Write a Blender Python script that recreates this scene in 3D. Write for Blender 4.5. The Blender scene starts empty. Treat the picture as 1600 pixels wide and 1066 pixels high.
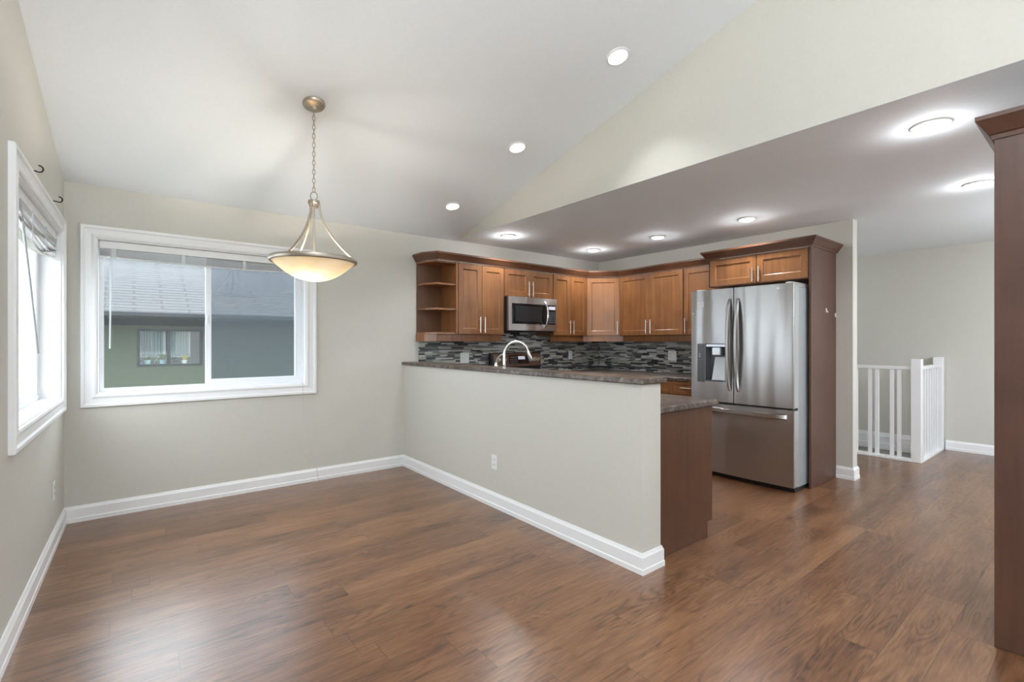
import bpy, bmesh, math, random
from mathutils import Vector, Matrix
random.seed(7)
SC = bpy.context.scene
COL = SC.collection
pi = math.pi

# ------------------------------------------------------------------ camera
cam = bpy.data.cameras.new('camera')
cam.sensor_width = 36.0
cam.lens = 746.0 / 1600.0 * 36.0
cam.shift_y = 2.5 / 1600.0
cam.clip_start = 0.02
co = bpy.data.objects.new('camera', cam)
co.location = (0, 0, 1.29)
co.rotation_euler = (pi / 2, 0, -math.radians(38.37))
COL.objects.link(co)
SC.camera = co

# ------------------------------------------------------------------ view
SC.view_settings.view_transform = 'Standard'
SC.view_settings.look = 'None'
SC.view_settings.gamma = 1.0
SC.view_settings.exposure = 0.64
SC.cycles.use_denoising = True
SC.cycles.max_bounces = 10
SC.cycles.diffuse_bounces = 5
SC.cycles.glossy_bounces = 4
SC.cycles.transparent_max_bounces = 16
SC.cycles.sample_clamp_indirect = 6.0

# ------------------------------------------------------------------ world: flat overcast daylight
W = bpy.data.worlds.new('overcast_sky')
SC.world = W
W.use_nodes = True
wt = W.node_tree
bg = wt.nodes['Background']
tc = wt.nodes.new('ShaderNodeTexCoord')
sp = wt.nodes.new('ShaderNodeSeparateXYZ')
rp = wt.nodes.new('ShaderNodeValToRGB')
wt.links.new(tc.outputs['Generated'], sp.inputs[0])
wt.links.new(sp.outputs['Z'], rp.inputs[0])
rp.color_ramp.elements[0].position = 0.0
rp.color_ramp.elements[0].color = (0.80, 0.88, 0.97, 1)
rp.color_ramp.elements[1].position = 0.8
rp.color_ramp.elements[1].color = (0.92, 0.97, 1.0, 1)
wt.links.new(rp.outputs[0], bg.inputs[0])
bg.inputs[1].default_value = 5.4


def area(name, loc, rot, sx, sy, power, col=(1, 1, 1), portal=False):
    l = bpy.data.lights.new(name, 'AREA')
    l.shape = 'RECTANGLE'
    l.size, l.size_y = sx, sy
    l.energy = power
    l.color = col
    o = bpy.data.objects.new(name, l)
    o.location = loc
    o.rotation_euler = rot
    COL.objects.link(o)
    if portal:
        l.cycles.is_portal = True
    return o


def lamp(name, loc, power, r, col=(1, 1, 1), parent=None):
    l = bpy.data.lights.new(name, 'POINT')
    l.energy = power
    l.shadow_soft_size = r
    l.color = col
    o = bpy.data.objects.new(name, l)
    o.location = loc
    COL.objects.link(o)
    return o


# daylight portals at the openings
area('daylight_back', (0.52, 4.86, 1.48), (-pi / 2, 0, 0), 1.5, 1.2, 1, portal=True)
area('daylight_left', (-0.60, 3.70, 1.48), (0, -pi / 2, 0), 1.2, 1.5, 1, portal=True)
area('daylight_front', (4.7, -3.80, 1.05), (pi / 2, 0, 0), 2.4, 2.1, 1, portal=True)
# unseen fill lights added behind the camera to brighten the room
# (the upward one reaches the room off the ceiling)
area('up_fill', (0.2, -1.4, 1.6), (pi, 0, 0), 0.45, 0.45, 84.0, (0.90, 0.955, 1.0))
lamp('high_fill', (0.3, 0.2, 3.0), 23.0, 0.2, (0.90, 0.955, 1.0))
lamp('low_fill', (4.0, -1.7, 1.7), 14.0, 0.25, (0.88, 0.95, 1.0))
lamp('low_fill', (5.9, -0.6, 1.8), 56.0, 0.25, (0.88, 0.95, 1.0))
area('daylight_side', (-0.70, -1.7, 1.2), (0, -pi / 2, 0), 1.9, 2.3, 1, portal=True)  # sky portal of the added side window
lamp('stairwell_fill', (7.05, 3.7, 1.95), 13.0, 0.1, (0.94, 0.975, 1.0))  # unseen fill added to brighten the stairwell skirt board
SPOT_W = 18.5      # each recessed light, downward
GLOW_W = 2.3       # its spill on the ceiling
PENDANT_W = 42.0


def spot(name, loc, power, ang=150, blend=0.8, r=0.04, col=(0.94, 0.975, 1.0)):
    l = bpy.data.lights.new(name, 'SPOT')
    l.energy = power
    l.spot_size = math.radians(ang)
    l.spot_blend = blend
    l.shadow_soft_size = r
    l.color = col
    o = bpy.data.objects.new(name, l)
    o.location = loc
    COL.objects.link(o)
    return o


# ------------------------------------------------------------------ node helpers
def mat(name):
    m = bpy.data.materials.new(name)
    m.use_nodes = True
    nt = m.node_tree
    return m, nt, nt.nodes['Principled BSDF']


def N(nt, typ, ins=None, **props):
    n = nt.nodes.new('ShaderNode' + typ)
    for k, v in props.items():
        setattr(n, k, v)
    for k, v in (ins or {}).items():
        if isinstance(v, bpy.types.NodeSocket):
            nt.links.new(v, n.inputs[k])
        else:
            n.inputs[k].default_value = v
    return n


def MA(nt, op, a, b=0.0, c=None):
    d = {0: a, 1: b}
    if c is not None:
        d[2] = c
    return N(nt, 'Math', d, operation=op).outputs[0]


def ramp(nt, fac, stops, interp='LINEAR'):
    r = N(nt, 'ValToRGB', {0: fac})
    cr = r.color_ramp
    cr.interpolation = interp
    while len(cr.elements) < len(stops):
        cr.elements.new(0.5)
    for e, (p, c) in zip(cr.elements, stops):
        e.position = p
        e.color = tuple(c) + (1,)
    return r.outputs[0]


def mixc(nt, fac, a, b, mode='MIX'):
    n = N(nt, 'Mix', data_type='RGBA', blend_type=mode)
    for i, v in ((0, fac), (6, a), (7, b)):
        if isinstance(v, bpy.types.NodeSocket):
            nt.links.new(v, n.inputs[i])
        else:
            n.inputs[i].default_value = v if i == 0 else tuple(v) + (1,)
    return n.outputs[2]


def comb(nt, x, y, z):
    return N(nt, 'CombineXYZ', {0: x, 1: y, 2: z}).outputs[0]


def setb(b, **k):
    for n, v in k.items():
        b.inputs[n.replace('_', ' ')].default_value = v


def bump(nt, b, h, s=0.2, d=0.01):
    n = N(nt, 'Bump', {'Strength': s, 'Distance': d, 'Height': h})
    nt.links.new(n.outputs[0], b.inputs['Normal'])


def posxyz(nt):
    g = N(nt, 'NewGeometry')
    s = N(nt, 'SeparateXYZ', {0: g.outputs['Position']})
    return g.outputs['Position'], s.outputs[0], s.outputs[1], s.outputs[2]


def simple(name, col, rough=0.5, metal=0.0, noise=None, spec=None, **kw):
    m, nt, b = mat(name)
    b.inputs['Base Color'].default_value = tuple(col) + (1,)
    setb(b, Roughness=rough, Metallic=metal)
    if spec is not None:
        b.inputs['Specular IOR Level'].default_value = spec
    for k, v in kw.items():
        b.inputs[k.replace('_', ' ')].default_value = v
    if noise:
        sc, st = noise
        p = N(nt, 'NewGeometry').outputs['Position']
        t = N(nt, 'TexNoise', {'Vector': p, 'Scale': sc, 'Detail': 4.0})
        bump(nt, b, t.outputs[0], st, 0.004)
        c = mixc(nt, t.outputs[0], [x * 0.96 for x in col], [min(1, x * 1.04) for x in col])
        nt.links.new(c, b.inputs['Base Color'])
    return m


def wood_mat(name, dark, light, rough=0.33, axis='Z', grain=26.0):
    m, nt, b = mat(name)
    P, x, y, z = posxyz(nt)
    oi = N(nt, 'ObjectInfo').outputs['Random']
    s = 1.6
    if axis == 'Z':
        v = comb(nt, MA(nt, 'MULTIPLY', x, grain), MA(nt, 'MULTIPLY', y, grain), MA(nt, 'MULTIPLY', z, s))
    else:
        v = comb(nt, MA(nt, 'MULTIPLY', x, s), MA(nt, 'MULTIPLY', y, s), MA(nt, 'MULTIPLY', z, grain))
    t = N(nt, 'TexNoise', {'Vector': v, 'Scale': 1.0, 'Detail': 5.0, 'Roughness': 0.6})
    blo = N(nt, 'TexNoise', {'Vector': P, 'Scale': 3.2, 'Detail': 3.0})
    f = MA(nt, 'ADD', MA(nt, 'MULTIPLY', t.outputs[0], 0.55), MA(nt, 'MULTIPLY', blo.outputs[0], 0.45))
    f = MA(nt, 'ADD', f, MA(nt, 'MULTIPLY', MA(nt, 'SUBTRACT', oi, 0.5), 0.10))
    c = ramp(nt, f, [(0.30, dark), (0.72, light)])
    nt.links.new(c, b.inputs['Base Color'])
    setb(b, Roughness=rough)
    bump(nt, b, t.outputs[0], 0.06, 0.002)
    return m


M = {}
M['wall'] = simple('wall_paint', (0.59, 0.573, 0.515), 0.55, noise=(60.0, 0.04))
M['ceiling'] = simple('ceiling_paint', (0.83, 0.87, 0.91), 0.85, noise=(90.0, 0.06))
M['trim'] = simple('trim_white', (0.87, 0.87, 0.875), 0.32)
M['vinyl'] = simple('vinyl_white', (0.84, 0.86, 0.89), 0.3)
M['plate'] = simple('plate_white', (0.80, 0.80, 0.78), 0.35)
M['slot'] = simple('slot_dark', (0.03, 0.03, 0.03), 0.5)
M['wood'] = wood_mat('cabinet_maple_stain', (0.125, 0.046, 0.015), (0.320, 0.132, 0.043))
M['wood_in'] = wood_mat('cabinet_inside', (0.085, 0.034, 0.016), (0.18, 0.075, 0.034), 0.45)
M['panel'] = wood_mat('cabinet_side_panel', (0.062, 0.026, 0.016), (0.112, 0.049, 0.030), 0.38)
M['endp'] = wood_mat('base_panel_shaded', (0.062, 0.022, 0.009), (0.118, 0.045, 0.017), 0.5)  # cabinet wood darkened to carry the panel's shade in its colour
M['crown'] = wood_mat('crown_wood', (0.075, 0.028, 0.013), (0.145, 0.058, 0.026), 0.40, axis='X')
M['nickel'] = simple('brushed_nickel', (0.72, 0.69, 0.64), 0.30, 1.0)
M['chrome'] = simple('chrome', (0.80, 0.80, 0.80), 0.12, 1.0)
M['pewter'] = simple('pendant_pewter', (0.42, 0.37, 0.31), 0.38, 0.85)
M['blackp'] = simple('black_plastic', (0.012, 0.012, 0.013), 0.35)
M['blackg'] = simple('black_glass', (0.008, 0.008, 0.010), 0.06)
M['greyp'] = simple('grey_plastic', (0.11, 0.115, 0.125), 0.30)
M['silver'] = simple('silver_plastic', (0.55, 0.56, 0.58), 0.28, 0.6)
M['fridge_side'] = simple('fridge_side_grey', (0.34, 0.355, 0.37), 0.42, 0.35)
M['iron'] = simple('black_iron', (0.015, 0.015, 0.016), 0.4, 0.6)
M['paper'] = simple('paper', (0.85, 0.85, 0.83), 0.6)
M['hookw'] = simple('white_hook', (0.82, 0.80, 0.76), 0.4)
M['stucco'] = simple('stucco_green', (0.058, 0.069, 0.046), 0.9, noise=(9.0, 0.9))
M['soffit_shade'] = simple('eave_shade_dark', (0.005, 0.007, 0.010), 0.8)  # near black, also puts the eave's shade into the wall top
M['dframe'] = simple('dark_window_frame', (0.008, 0.010, 0.013), 0.5)
M['curtain'] = simple('curtain_sheer', (0.24, 0.27, 0.27), 0.8)
M['curtain2'] = simple('curtain_edge', (0.36, 0.38, 0.38), 0.8)
M['dimroom'] = simple('dim_room', (0.17, 0.185, 0.18), 0.9)
M['pot'] = simple('pot_teal', (0.20, 0.32, 0.33), 0.4)
M['potw'] = simple('pot_white', (0.42, 0.44, 0.43), 0.4)
M['potb'] = simple('pot_blue', (0.10, 0.18, 0.34), 0.4)
M['leaf'] = simple('leaf_green', (0.075, 0.11, 0.04), 0.6)
M['leafy'] = simple('leaf_yellow', (0.34, 0.28, 0.03), 0.6)
M['leafd'] = simple('leaf_dark', (0.04, 0.055, 0.05), 0.6)
M['lawn'] = simple('lawn', (0.07, 0.08, 0.04), 0.95, noise=(6.0, 0.6))
M['cordm'] = simple('cord_white', (0.60, 0.59, 0.56), 0.6)
M['wandg'] = simple('wand_grey', (0.42, 0.43, 0.44), 0.3)
M['slat'] = simple('blind_slat', (0.86, 0.855, 0.85), 0.4)
M['backsteel'] = simple('range_steel', (0.23, 0.175, 0.145), 0.26, 0.9)
M['logo'] = simple('badge_silver', (0.75, 0.76, 0.78), 0.25, 0.7)
M['sinks'] = simple('sink_steel', (0.55, 0.56, 0.57), 0.3, 1.0)


def emis(name, col, s):
    m, nt, b = mat(name)
    setb(b, Roughness=0.4)
    b.inputs['Base Color'].default_value = (0.9, 0.9, 0.9, 1)
    b.inputs['Emission Color'].default_value = tuple(col) + (1,)
    b.inputs['Emission Strength'].default_value = s
    return m


M['lens'] = emis('light_lens', (1.0, 0.99, 0.97), 4.0)
M['display'] = emis('display_blue', (0.10, 0.12, 0.30), 0.25)
M['bulb'] = emis('bulb_warm', (1.0, 0.78, 0.45), 4.0)


def glass_mat(name, tint=(0.97, 0.985, 0.99), ior=1.45, haze=0.0, hcol=(0.6, 0.65, 0.7)):
    m = bpy.data.materials.new(name)
    m.use_nodes = True
    nt = m.node_tree
    nt.nodes.clear()
    out = N(nt, 'OutputMaterial')
    tr = N(nt, 'BsdfTransparent', {0: tuple(tint) + (1,)})
    gl = N(nt, 'BsdfGlossy', {'Color': (1, 1, 1, 1), 'Roughness': 0.01})
    bf = N(nt, 'NewGeometry').outputs['Backfacing']
    fr = N(nt, 'Fresnel', {'IOR': MA(nt, 'ADD', ior, MA(nt, 'MULTIPLY', bf, 1.0 / ior - ior))})
    mx = N(nt, 'MixShader', {0: fr.outputs[0], 1: tr.outputs[0], 2: gl.outputs[0]})
    last = mx.outputs[0]
    if haze > 0:
        P = N(nt, 'NewGeometry').outputs['Position']
        no = N(nt, 'TexNoise', {'Vector': P, 'Scale': 170.0, 'Detail': 2.0})
        f = MA(nt, 'MULTIPLY', ramp(nt, no.outputs[0], [(0.35, (0.3,) * 3), (0.7, (1,) * 3)]), haze)
        df = N(nt, 'BsdfTranslucent', {0: tuple(hcol) + (1,)})
        mx2 = N(nt, 'MixShader', {0: f, 1: last, 2: df.outputs[0]})
        last = mx2.outputs[0]
    nt.links.new(last, out.inputs[0])
    return m


M['glass'] = glass_mat('window_glass', haze=0.05, hcol=(0.2, 0.22, 0.24))
M['glassp'] = glass_mat('plain_glass')
M['screen'] = glass_mat('insect_screen', (0.80, 0.82, 0.84), 1.05, 0.40, (0.10, 0.113, 0.125))


def bowl_mat():
    m = bpy.data.materials.new('amber_glass_bowl')
    m.use_nodes = True
    nt = m.node_tree
    nt.nodes.clear()
    out = N(nt, 'OutputMaterial')
    P = N(nt, 'NewGeometry').outputs['Position']
    no = N(nt, 'TexNoise', {'Vector': P, 'Scale': 7.0, 'Detail': 3.0})
    c = ramp(nt, no.outputs[0], [(0.35, (0.94, 0.72, 0.43)), (0.7, (0.98, 0.82, 0.58))])
    t = N(nt, 'BsdfTranslucent', {0: c})
    d = N(nt, 'BsdfDiffuse', {0: c})
    g = N(nt, 'BsdfGlossy', {'Roughness': 0.2})
    a = N(nt, 'MixShader', {0: 0.962, 1: t.outputs[0], 2: d.outputs[0]})
    b = N(nt, 'MixShader', {0: 0.05, 1: a.outputs[0], 2: g.outputs[0]})
    nt.links.new(b.outputs[0], out.inputs[0])
    return m


M['bowl'] = bowl_mat()


def clear_mat():
    m = bpy.data.materials.new('clear_plastic')
    m.use_nodes = True
    nt = m.node_tree
    nt.nodes.clear()
    out = N(nt, 'OutputMaterial')
    t = N(nt, 'BsdfTransparent', {0: (0.95, 0.96, 0.97, 1)})
    d = N(nt, 'BsdfDiffuse', {0: (0.88, 0.89, 0.9, 1)})
    mx = N(nt, 'MixShader', {0: 0.55, 1: t.outputs[0], 2: d.outputs[0]})
    nt.links.new(mx.outputs[0], out.inputs[0])
    return m


M['clear'] = clear_mat()


def floor_mat():
    m, nt, b = mat('laminate_planks')
    P, x, y, z = posxyz(nt)
    PW, PL = 0.152, 1.22
    yr = MA(nt, 'DIVIDE', y, PW)
    row = MA(nt, 'FLOOR', yr)
    fy = MA(nt, 'FRACT', yr)
    rn = N(nt, 'TexWhiteNoise', {'W': row}, noise_dimensions='1D').outputs['Value']
    xs = MA(nt, 'ADD', MA(nt, 'DIVIDE', x, PL), MA(nt, 'MULTIPLY', rn, 3.0))
    ix = MA(nt, 'FLOOR', xs)
    fx = MA(nt, 'FRACT', xs)
    idn = N(nt, 'TexWhiteNoise', {'Vector': comb(nt, row, ix, 0.0)}, noise_dimensions='3D')
    pid = idn.outputs['Value']
    off = MA(nt, 'MULTIPLY', pid, 40.0)
    # cathedral figure: contour lines of a stretched noise field
    fig = N(nt, 'TexNoise', {'Vector': comb(nt, MA(nt, 'MULTIPLY', x, 1.5), MA(nt, 'ADD', MA(nt, 'MULTIPLY', y, 8.5), off), off), 'Scale': 1.0, 'Detail': 1.5, 'Roughness': 0.4})
    ring = MA(nt, 'MULTIPLY', MA(nt, 'ADD', MA(nt, 'SINE', MA(nt, 'MULTIPLY', fig.outputs[0], 105.0)), 1.0), 0.5)
    ring = MA(nt, 'POWER', ring, 2.2)
    fine = N(nt, 'TexNoise', {'Vector': comb(nt, MA(nt, 'MULTIPLY', x, 6.0), MA(nt, 'ADD', MA(nt, 'MULTIPLY', y, 75.0), off), off), 'Scale': 1.0, 'Detail': 4.0, 'Roughness': 0.7})
    broad = N(nt, 'TexNoise', {'Vector': comb(nt, MA(nt, 'MULTIPLY', x, 1.8), MA(nt, 'ADD', MA(nt, 'MULTIPLY', y, 14.0), off), off), 'Scale': 1.0, 'Detail': 3.0})
    f = MA(nt, 'ADD', MA(nt, 'SUBTRACT', MA(nt, 'MULTIPLY', fine.outputs[0], 0.75), 0.16), MA(nt, 'MULTIPLY', broad.outputs[0], 0.50))
    f = MA(nt, 'ADD', f, MA(nt, 'MULTIPLY', MA(nt, 'SUBTRACT', pid, 0.5), 0.17))
    msk = N(nt, 'TexNoise', {'Vector': comb(nt, MA(nt, 'MULTIPLY', x, 2.5), MA(nt, 'ADD', MA(nt, 'MULTIPLY', y, 5.0), off), off), 'Scale': 1.0, 'Detail': 2.0})
    mk = ramp(nt, msk.outputs[0], [(0.42, (0.15,) * 3), (0.62, (1,) * 3)])
    f = MA(nt, 'SUBTRACT', f, MA(nt, 'MULTIPLY', MA(nt, 'MULTIPLY', ring, mk), 0.18))
    c = ramp(nt, f, [(0.16, (0.055, 0.0215, 0.0082)), (0.42, (0.168, 0.073, 0.031)), (0.72, (0.295, 0.146, 0.065))])
    # seams
    ey = MA(nt, 'MINIMUM', fy, MA(nt, 'SUBTRACT', 1.0, fy))
    ex = MA(nt, 'MINIMUM', fx, MA(nt, 'SUBTRACT', 1.0, fx))
    sy = MA(nt, 'LESS_THAN', ey, 0.011)
    sx = MA(nt, 'LESS_THAN', ex, 0.0017)
    seam = MA(nt, 'MAXIMUM', sy, sx)
    c2 = mixc(nt, MA(nt, 'MULTIPLY', seam, 0.55), c, (0.05, 0.025, 0.015))
    nt.links.new(c2, b.inputs['Base Color'])
    # long low ripples of the embossed face
    rip = N(nt, 'TexNoise', {'Vector': comb(nt, MA(nt, 'MULTIPLY', x, 2.0), MA(nt, 'MULTIPLY', y, 34.0), 0.0), 'Scale': 1.0, 'Detail': 2.0})
    hgt = MA(nt, 'SUBTRACT', MA(nt, 'MULTIPLY', rip.outputs[0], 0.5), MA(nt, 'MULTIPLY', seam, 0.25))
    bump(nt, b, hgt, 0.10, 0.003)
    setb(b, Roughness=0.29)
    b.inputs['Specular IOR Level'].default_value = 0.70
    setb(b, Coat_Weight=0.22, Coat_Roughness=0.285)
    return m


M['floor'] = floor_mat()


def tile_mat():
    m, nt, b = mat('mosaic_strips')
    P, x, y, z = posxyz(nt)
    u = MA(nt, 'ADD', x, y)
    zr = MA(nt, 'DIVIDE', z, 0.0165)
    row = MA(nt, 'FLOOR', zr)
    fz = MA(nt, 'FRACT', zr)
    rn = N(nt, 'TexWhiteNoise', {'W': row}, noise_dimensions='1D')
    ln = MA(nt, 'ADD', 0.085, MA(nt, 'MULTIPLY', rn.outputs['Value'], 0.085))
    us = MA(nt, 'ADD', MA(nt, 'DIVIDE', u, ln), MA(nt, 'MULTIPLY', rn.outputs['Value'], 17.0))
    iu = MA(nt, 'FLOOR', us)
    fu = MA(nt, 'FRACT', us)
    wn = N(nt, 'TexWhiteNoise', {'Vector': comb(nt, row, iu, 0.0)}, noise_dimensions='3D')
    c = ramp(nt, wn.outputs['Value'], [(0.0, (0.014, 0.015, 0.018)), (0.17, (0.075, 0.078, 0.085)), (0.32, (0.23, 0.22, 0.20)),
                                       (0.50, (0.40, 0.385, 0.335)), (0.72, (0.55, 0.555, 0.53)), (0.90, (0.14, 0.135, 0.125))], 'CONSTANT')
    g = MA(nt, 'MAXIMUM', MA(nt, 'LESS_THAN', fz, 0.09), MA(nt, 'LESS_THAN', MA(nt, 'MULTIPLY', fu, ln), 0.0016))
    c2 = mixc(nt, g, c, (0.10, 0.098, 0.092))
    nt.links.new(c2, b.inputs['Base Color'])
    setb(b, Roughness=0.29)
    bump(nt, b, MA(nt, 'MULTIPLY', g, -1.0), 0.3, 0.002)
    return m


M['tile'] = tile_mat()


def laminate_mat():
    m, nt, b = mat('brown_marbled_laminate')
    P = N(nt, 'NewGeometry').outputs['Position']
    a = N(nt, 'TexNoise', {'Vector': P, 'Scale': 11.0, 'Detail': 6.0, 'Roughness': 0.65, 'Distortion': 1.2})
    v = N(nt, 'TexNoise', {'Vector': P, 'Scale': 38.0, 'Detail': 4.0, 'Roughness': 0.7})
    f = MA(nt, 'ADD', MA(nt, 'MULTIPLY', a.outputs[0], 0.65), MA(nt, 'MULTIPLY', v.outputs[0], 0.35))
    c = ramp(nt, f, [(0.36, (0.018, 0.013, 0.011)), (0.48, (0.085, 0.060, 0.047)), (0.57, (0.16, 0.125, 0.10)), (0.68, (0.30, 0.25, 0.20))])
    nt.links.new(c, b.inputs['Base Color'])
    setb(b, Roughness=0.285)
    return m


M['lam'] = laminate_mat()


def steel_mat(name, col=(0.52, 0.51, 0.50), rough=0.31, aniso=0.92):
    m, nt, b = mat(name)
    P, x, y, z = posxyz(nt)
    h = N(nt, 'TexNoise', {'Vector': comb(nt, MA(nt, 'MULTIPLY', x, 3.0), MA(nt, 'MULTIPLY', y, 3.0), MA(nt, 'MULTIPLY', z, 900.0)), 'Scale': 1.0, 'Detail': 2.0})
    c = mixc(nt, h.outputs[0], [v * 0.94 for v in col], [v * 1.05 for v in col])
    nt.links.new(c, b.inputs['Base Color'])
    setb(b, Metallic=1.0, Roughness=rough, Anisotropic=aniso)
    b.inputs['Anisotropic Rotation'].default_value = 0.25
    t = N(nt, 'Tangent', direction_type='RADIAL', axis='Z')
    nt.links.new(t.outputs[0], b.inputs['Tangent'])
    # slight waviness of the sheet bends long reflections
    w = N(nt, 'TexNoise', {'Vector': comb(nt, 0.0, MA(nt, 'MULTIPLY', MA(nt, 'ADD', x, y), 7.0), MA(nt, 'MULTIPLY', z, 0.35)), 'Scale': 1.0, 'Detail': 0.0})
    bump(nt, b, w.outputs[0], 0.8, 0.02)
    return m


M['steel'] = steel_mat('brushed_steel')


def shingle_mat():
    m, nt, b = mat('pale_shingles')
    P, x, y, z = posxyz(nt)
    v = comb(nt, x, MA(nt, 'MULTIPLY', y, 1.1), 0.0)
    br = N(nt, 'TexBrick', {'Vector': v, 'Color1': (0.043, 0.0455, 0.049, 1), 'Color2': (0.053, 0.0555, 0.058, 1), 'Mortar': (0.004, 0.005, 0.007, 1),
                            'Scale': 1.0, 'Mortar Size': 0.022, 'Brick Width': 0.9, 'Row Height': 0.15})
    no = N(nt, 'TexNoise', {'Vector': P, 'Scale': 14.0, 'Detail': 4.0})
    c = mixc(nt, 0.30, br.outputs[0], ramp(nt, no.outputs[0], [(0.35, (0.029, 0.031, 0.0345)), (0.65, (0.061, 0.063, 0.067))]))
    nt.links.new(c, b.inputs['Base Color'])
    setb(b, Roughness=0.9)
    return m


M['shingle'] = shingle_mat()

# ------------------------------------------------------------------ mesh helpers
ORG = {}
LEFT = None


class B:
    """collects geometry in a local frame (u, n, z) and links it as one mesh"""

    def __init__(s, o=(0, 0, 0), U=(1, 0, 0), Nn=(0, 1, 0)):
        s.bm = bmesh.new()
        s.o, s.U, s.N = Vector(o), Vector(U), Vector(Nn)

    def p(s, u, n, z):
        return s.bm.verts.new(s.o + s.U * u + s.N * n + Vector((0, 0, z)))

    def loft(s, loops, cap=True, closed=False):
        vs = [[s.p(*q) for q in l] for l in loops]
        k = len(vs[0])
        rng = range(len(vs)) if closed else range(len(vs) - 1)
        for i in rng:
            a, b = vs[i], vs[(i + 1) % len(vs)]
            for j in range(k):
                s.bm.faces.new((a[j], a[(j + 1) % k], b[(j + 1) % k], b[j]))
        if cap and not closed:
            s.bm.faces.new(vs[0])
            s.bm.faces.new(vs[-1])
        return s

    def box(s, u0, u1, n0, n1, z0, z1, c=0.0):
        if c <= 0:
            r = lambda z: [(u0, n0, z), (u1, n0, z), (u1, n1, z), (u0, n1, z)]
            return s.loft([r(z0), r(z1)])

        def o8(z, d):
            a, b_, e, f = u0 + d, u1 - d, n0 + d, n1 - d
            return [(a + c, e, z), (b_ - c, e, z), (b_, e + c, z), (b_, f - c, z), (b_ - c, f, z), (a + c, f, z), (a, f - c, z), (a, e + c, z)]
        return s.loft([o8(z0, c * 0.9), o8(z0 + c, 0), o8(z1 - c, 0), o8(z1, c * 0.9)])

    def prism_z(s, pts, z0, z1):
        return s.loft([[(x, y, z0) for x, y in pts], [(x, y, z1) for x, y in pts]])

    def prism_u(s, pts, u0, u1):           # pts in (n, z)
        return s.loft([[(u0, a, b) for a, b in pts], [(u1, a, b) for a, b in pts]])

    def prism_n(s, pts, n0, n1):           # pts in (u, z)
        return s.loft([[(a, n0, b) for a, b in pts], [(a, n1, b) for a, b in pts]])

    def lathe(s, prof, c=(0, 0, 0), seg=32, closed=False, cap=True):
        loops = [[(c[0] + r * math.cos(2 * pi * k / seg), c[1] + r * math.sin(2 * pi * k / seg), c[2] + z) for k in range(seg)] for r, z in prof]
        return s.loft(loops, cap=cap, closed=closed)

    def tube(s, pts, r, seg=10, closed=False, flat=1.0):
        P = [Vector(q) for q in pts]
        loops = []
        n = len(P)
        prev = None
        for i, q in enumerate(P):
            if closed:
                t = P[(i + 1) % n] - P[i - 1]
            else:
                t = P[min(i + 1, n - 1)] - P[max(i - 1, 0)]
            t.normalize()
            if prev is None:
                ref = Vector((0, 0, 1)) if abs(t.z) < 0.9 else Vector((1, 0, 0))
                a = t.cross(ref).normalized()
            else:
                a = (prev - t * prev.dot(t)).normalized()
            prev = a
            b_ = t.cross(a)
            rr = r[i] if isinstance(r, (list, tuple)) else r
            loops.append([tuple(q + a * (rr * math.cos(2 * pi * k / seg)) + b_ * (rr * flat * math.sin(2 * pi * k / seg))) for k in range(seg)])
        return s.loft(loops, closed=closed)

    def sweep(s, path, prof, to3, closed=False, side=1):
        """mitred sweep of prof [(d outward, h)] along a 2-D path; to3(x, y, h) gives local coords"""
        n = len(path)
        loops = []
        for i in range(n):
            p = Vector(path[i])
            d0 = (p - Vector(path[i - 1])).normalized() if (closed or i > 0) else None
            d1 = (Vector(path[(i + 1) % n]) - p).normalized() if (closed or i < n - 1) else None
            if d0 is None:
                d0 = d1
            if d1 is None:
                d1 = d0
            n0 = Vector((d0.y, -d0.x)) * side
            n1 = Vector((d1.y, -d1.x)) * side
            m = (n0 + n1).normalized()
            m = m / max(0.2, m.dot(n0))
            loops.append([to3(p.x + m.x * d, p.y + m.y * d, h) for d, h in prof])
        return s.loft(loops, closed=closed)

    def done(s, name, m, parent=None, smooth=False, xf=None, origin=None):
        bm = s.bm
        bmesh.ops.recalc_face_normals(bm, faces=bm.faces)
        if xf is not None:
            bmesh.ops.transform(bm, matrix=xf, verts=bm.verts)
        me = bpy.data.meshes.new(name)
        if parent is not None:
            org = ORG[parent.name]
            loc = Vector((0, 0, 0))
        else:
            if origin is None:
                xs = [v.co for v in bm.verts]
                lo = Vector([min(c[i] for c in xs) for i in range(3)])
                hi = Vector([max(c[i] for c in xs) for i in range(3)])
                org = Vector(((lo.x + hi.x) / 2, (lo.y + hi.y) / 2, lo.z))
            else:
                org = Vector(origin)
            loc = org
        bmesh.ops.translate(bm, verts=bm.verts, vec=-org)
        bm.to_mesh(me)
        bm.free()
        me.materials.append(M[m] if isinstance(m, str) else m)
        if smooth:
            for f in me.polygons:
                f.use_smooth = True
            try:
                me.set_sharp_from_angle(angle=math.radians(35))
            except Exception:
                pass
        o = bpy.data.objects.new(name, me)
        COL.objects.link(o)
        o.location = loc
        if parent is not None:
            o.parent = parent
        ORG[o.name] = org
        return o


def tag(o, label, cat, group=None):
    o['label'] = label
    o['category'] = cat
    if group:
        o['group'] = group
    return o


def thing(name, loc, label, cat, group=None):
    o = bpy.data.objects.new(name, None)
    o.empty_display_size = 0.1
    o.location = loc
    COL.objects.link(o)
    ORG[o.name] = Vector(loc)
    return tag(o, label, cat, group)


def struct(o):
    o['kind'] = 'structure'
    return o


# room measures (metres)
YB = 4.64        # back wall face
XL = -0.391      # left wall face at the corner
XR = 5.28        # kitchen right wall face
XH = 7.69        # hall wall face
XB = 2.857       # bulkhead face
YF = -3.6        # front wall face
ZC = 2.45        # flat ceiling
SL = 0.256       # vault slope
RY = 0.5         # ridge
TH = 0.16


def zv(y):       # vault height
    return 2.44 + SL * (YB - y) if y >= RY else 2.44 + SL * (YB - RY) - 0.2585 * (RY - y)


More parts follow.
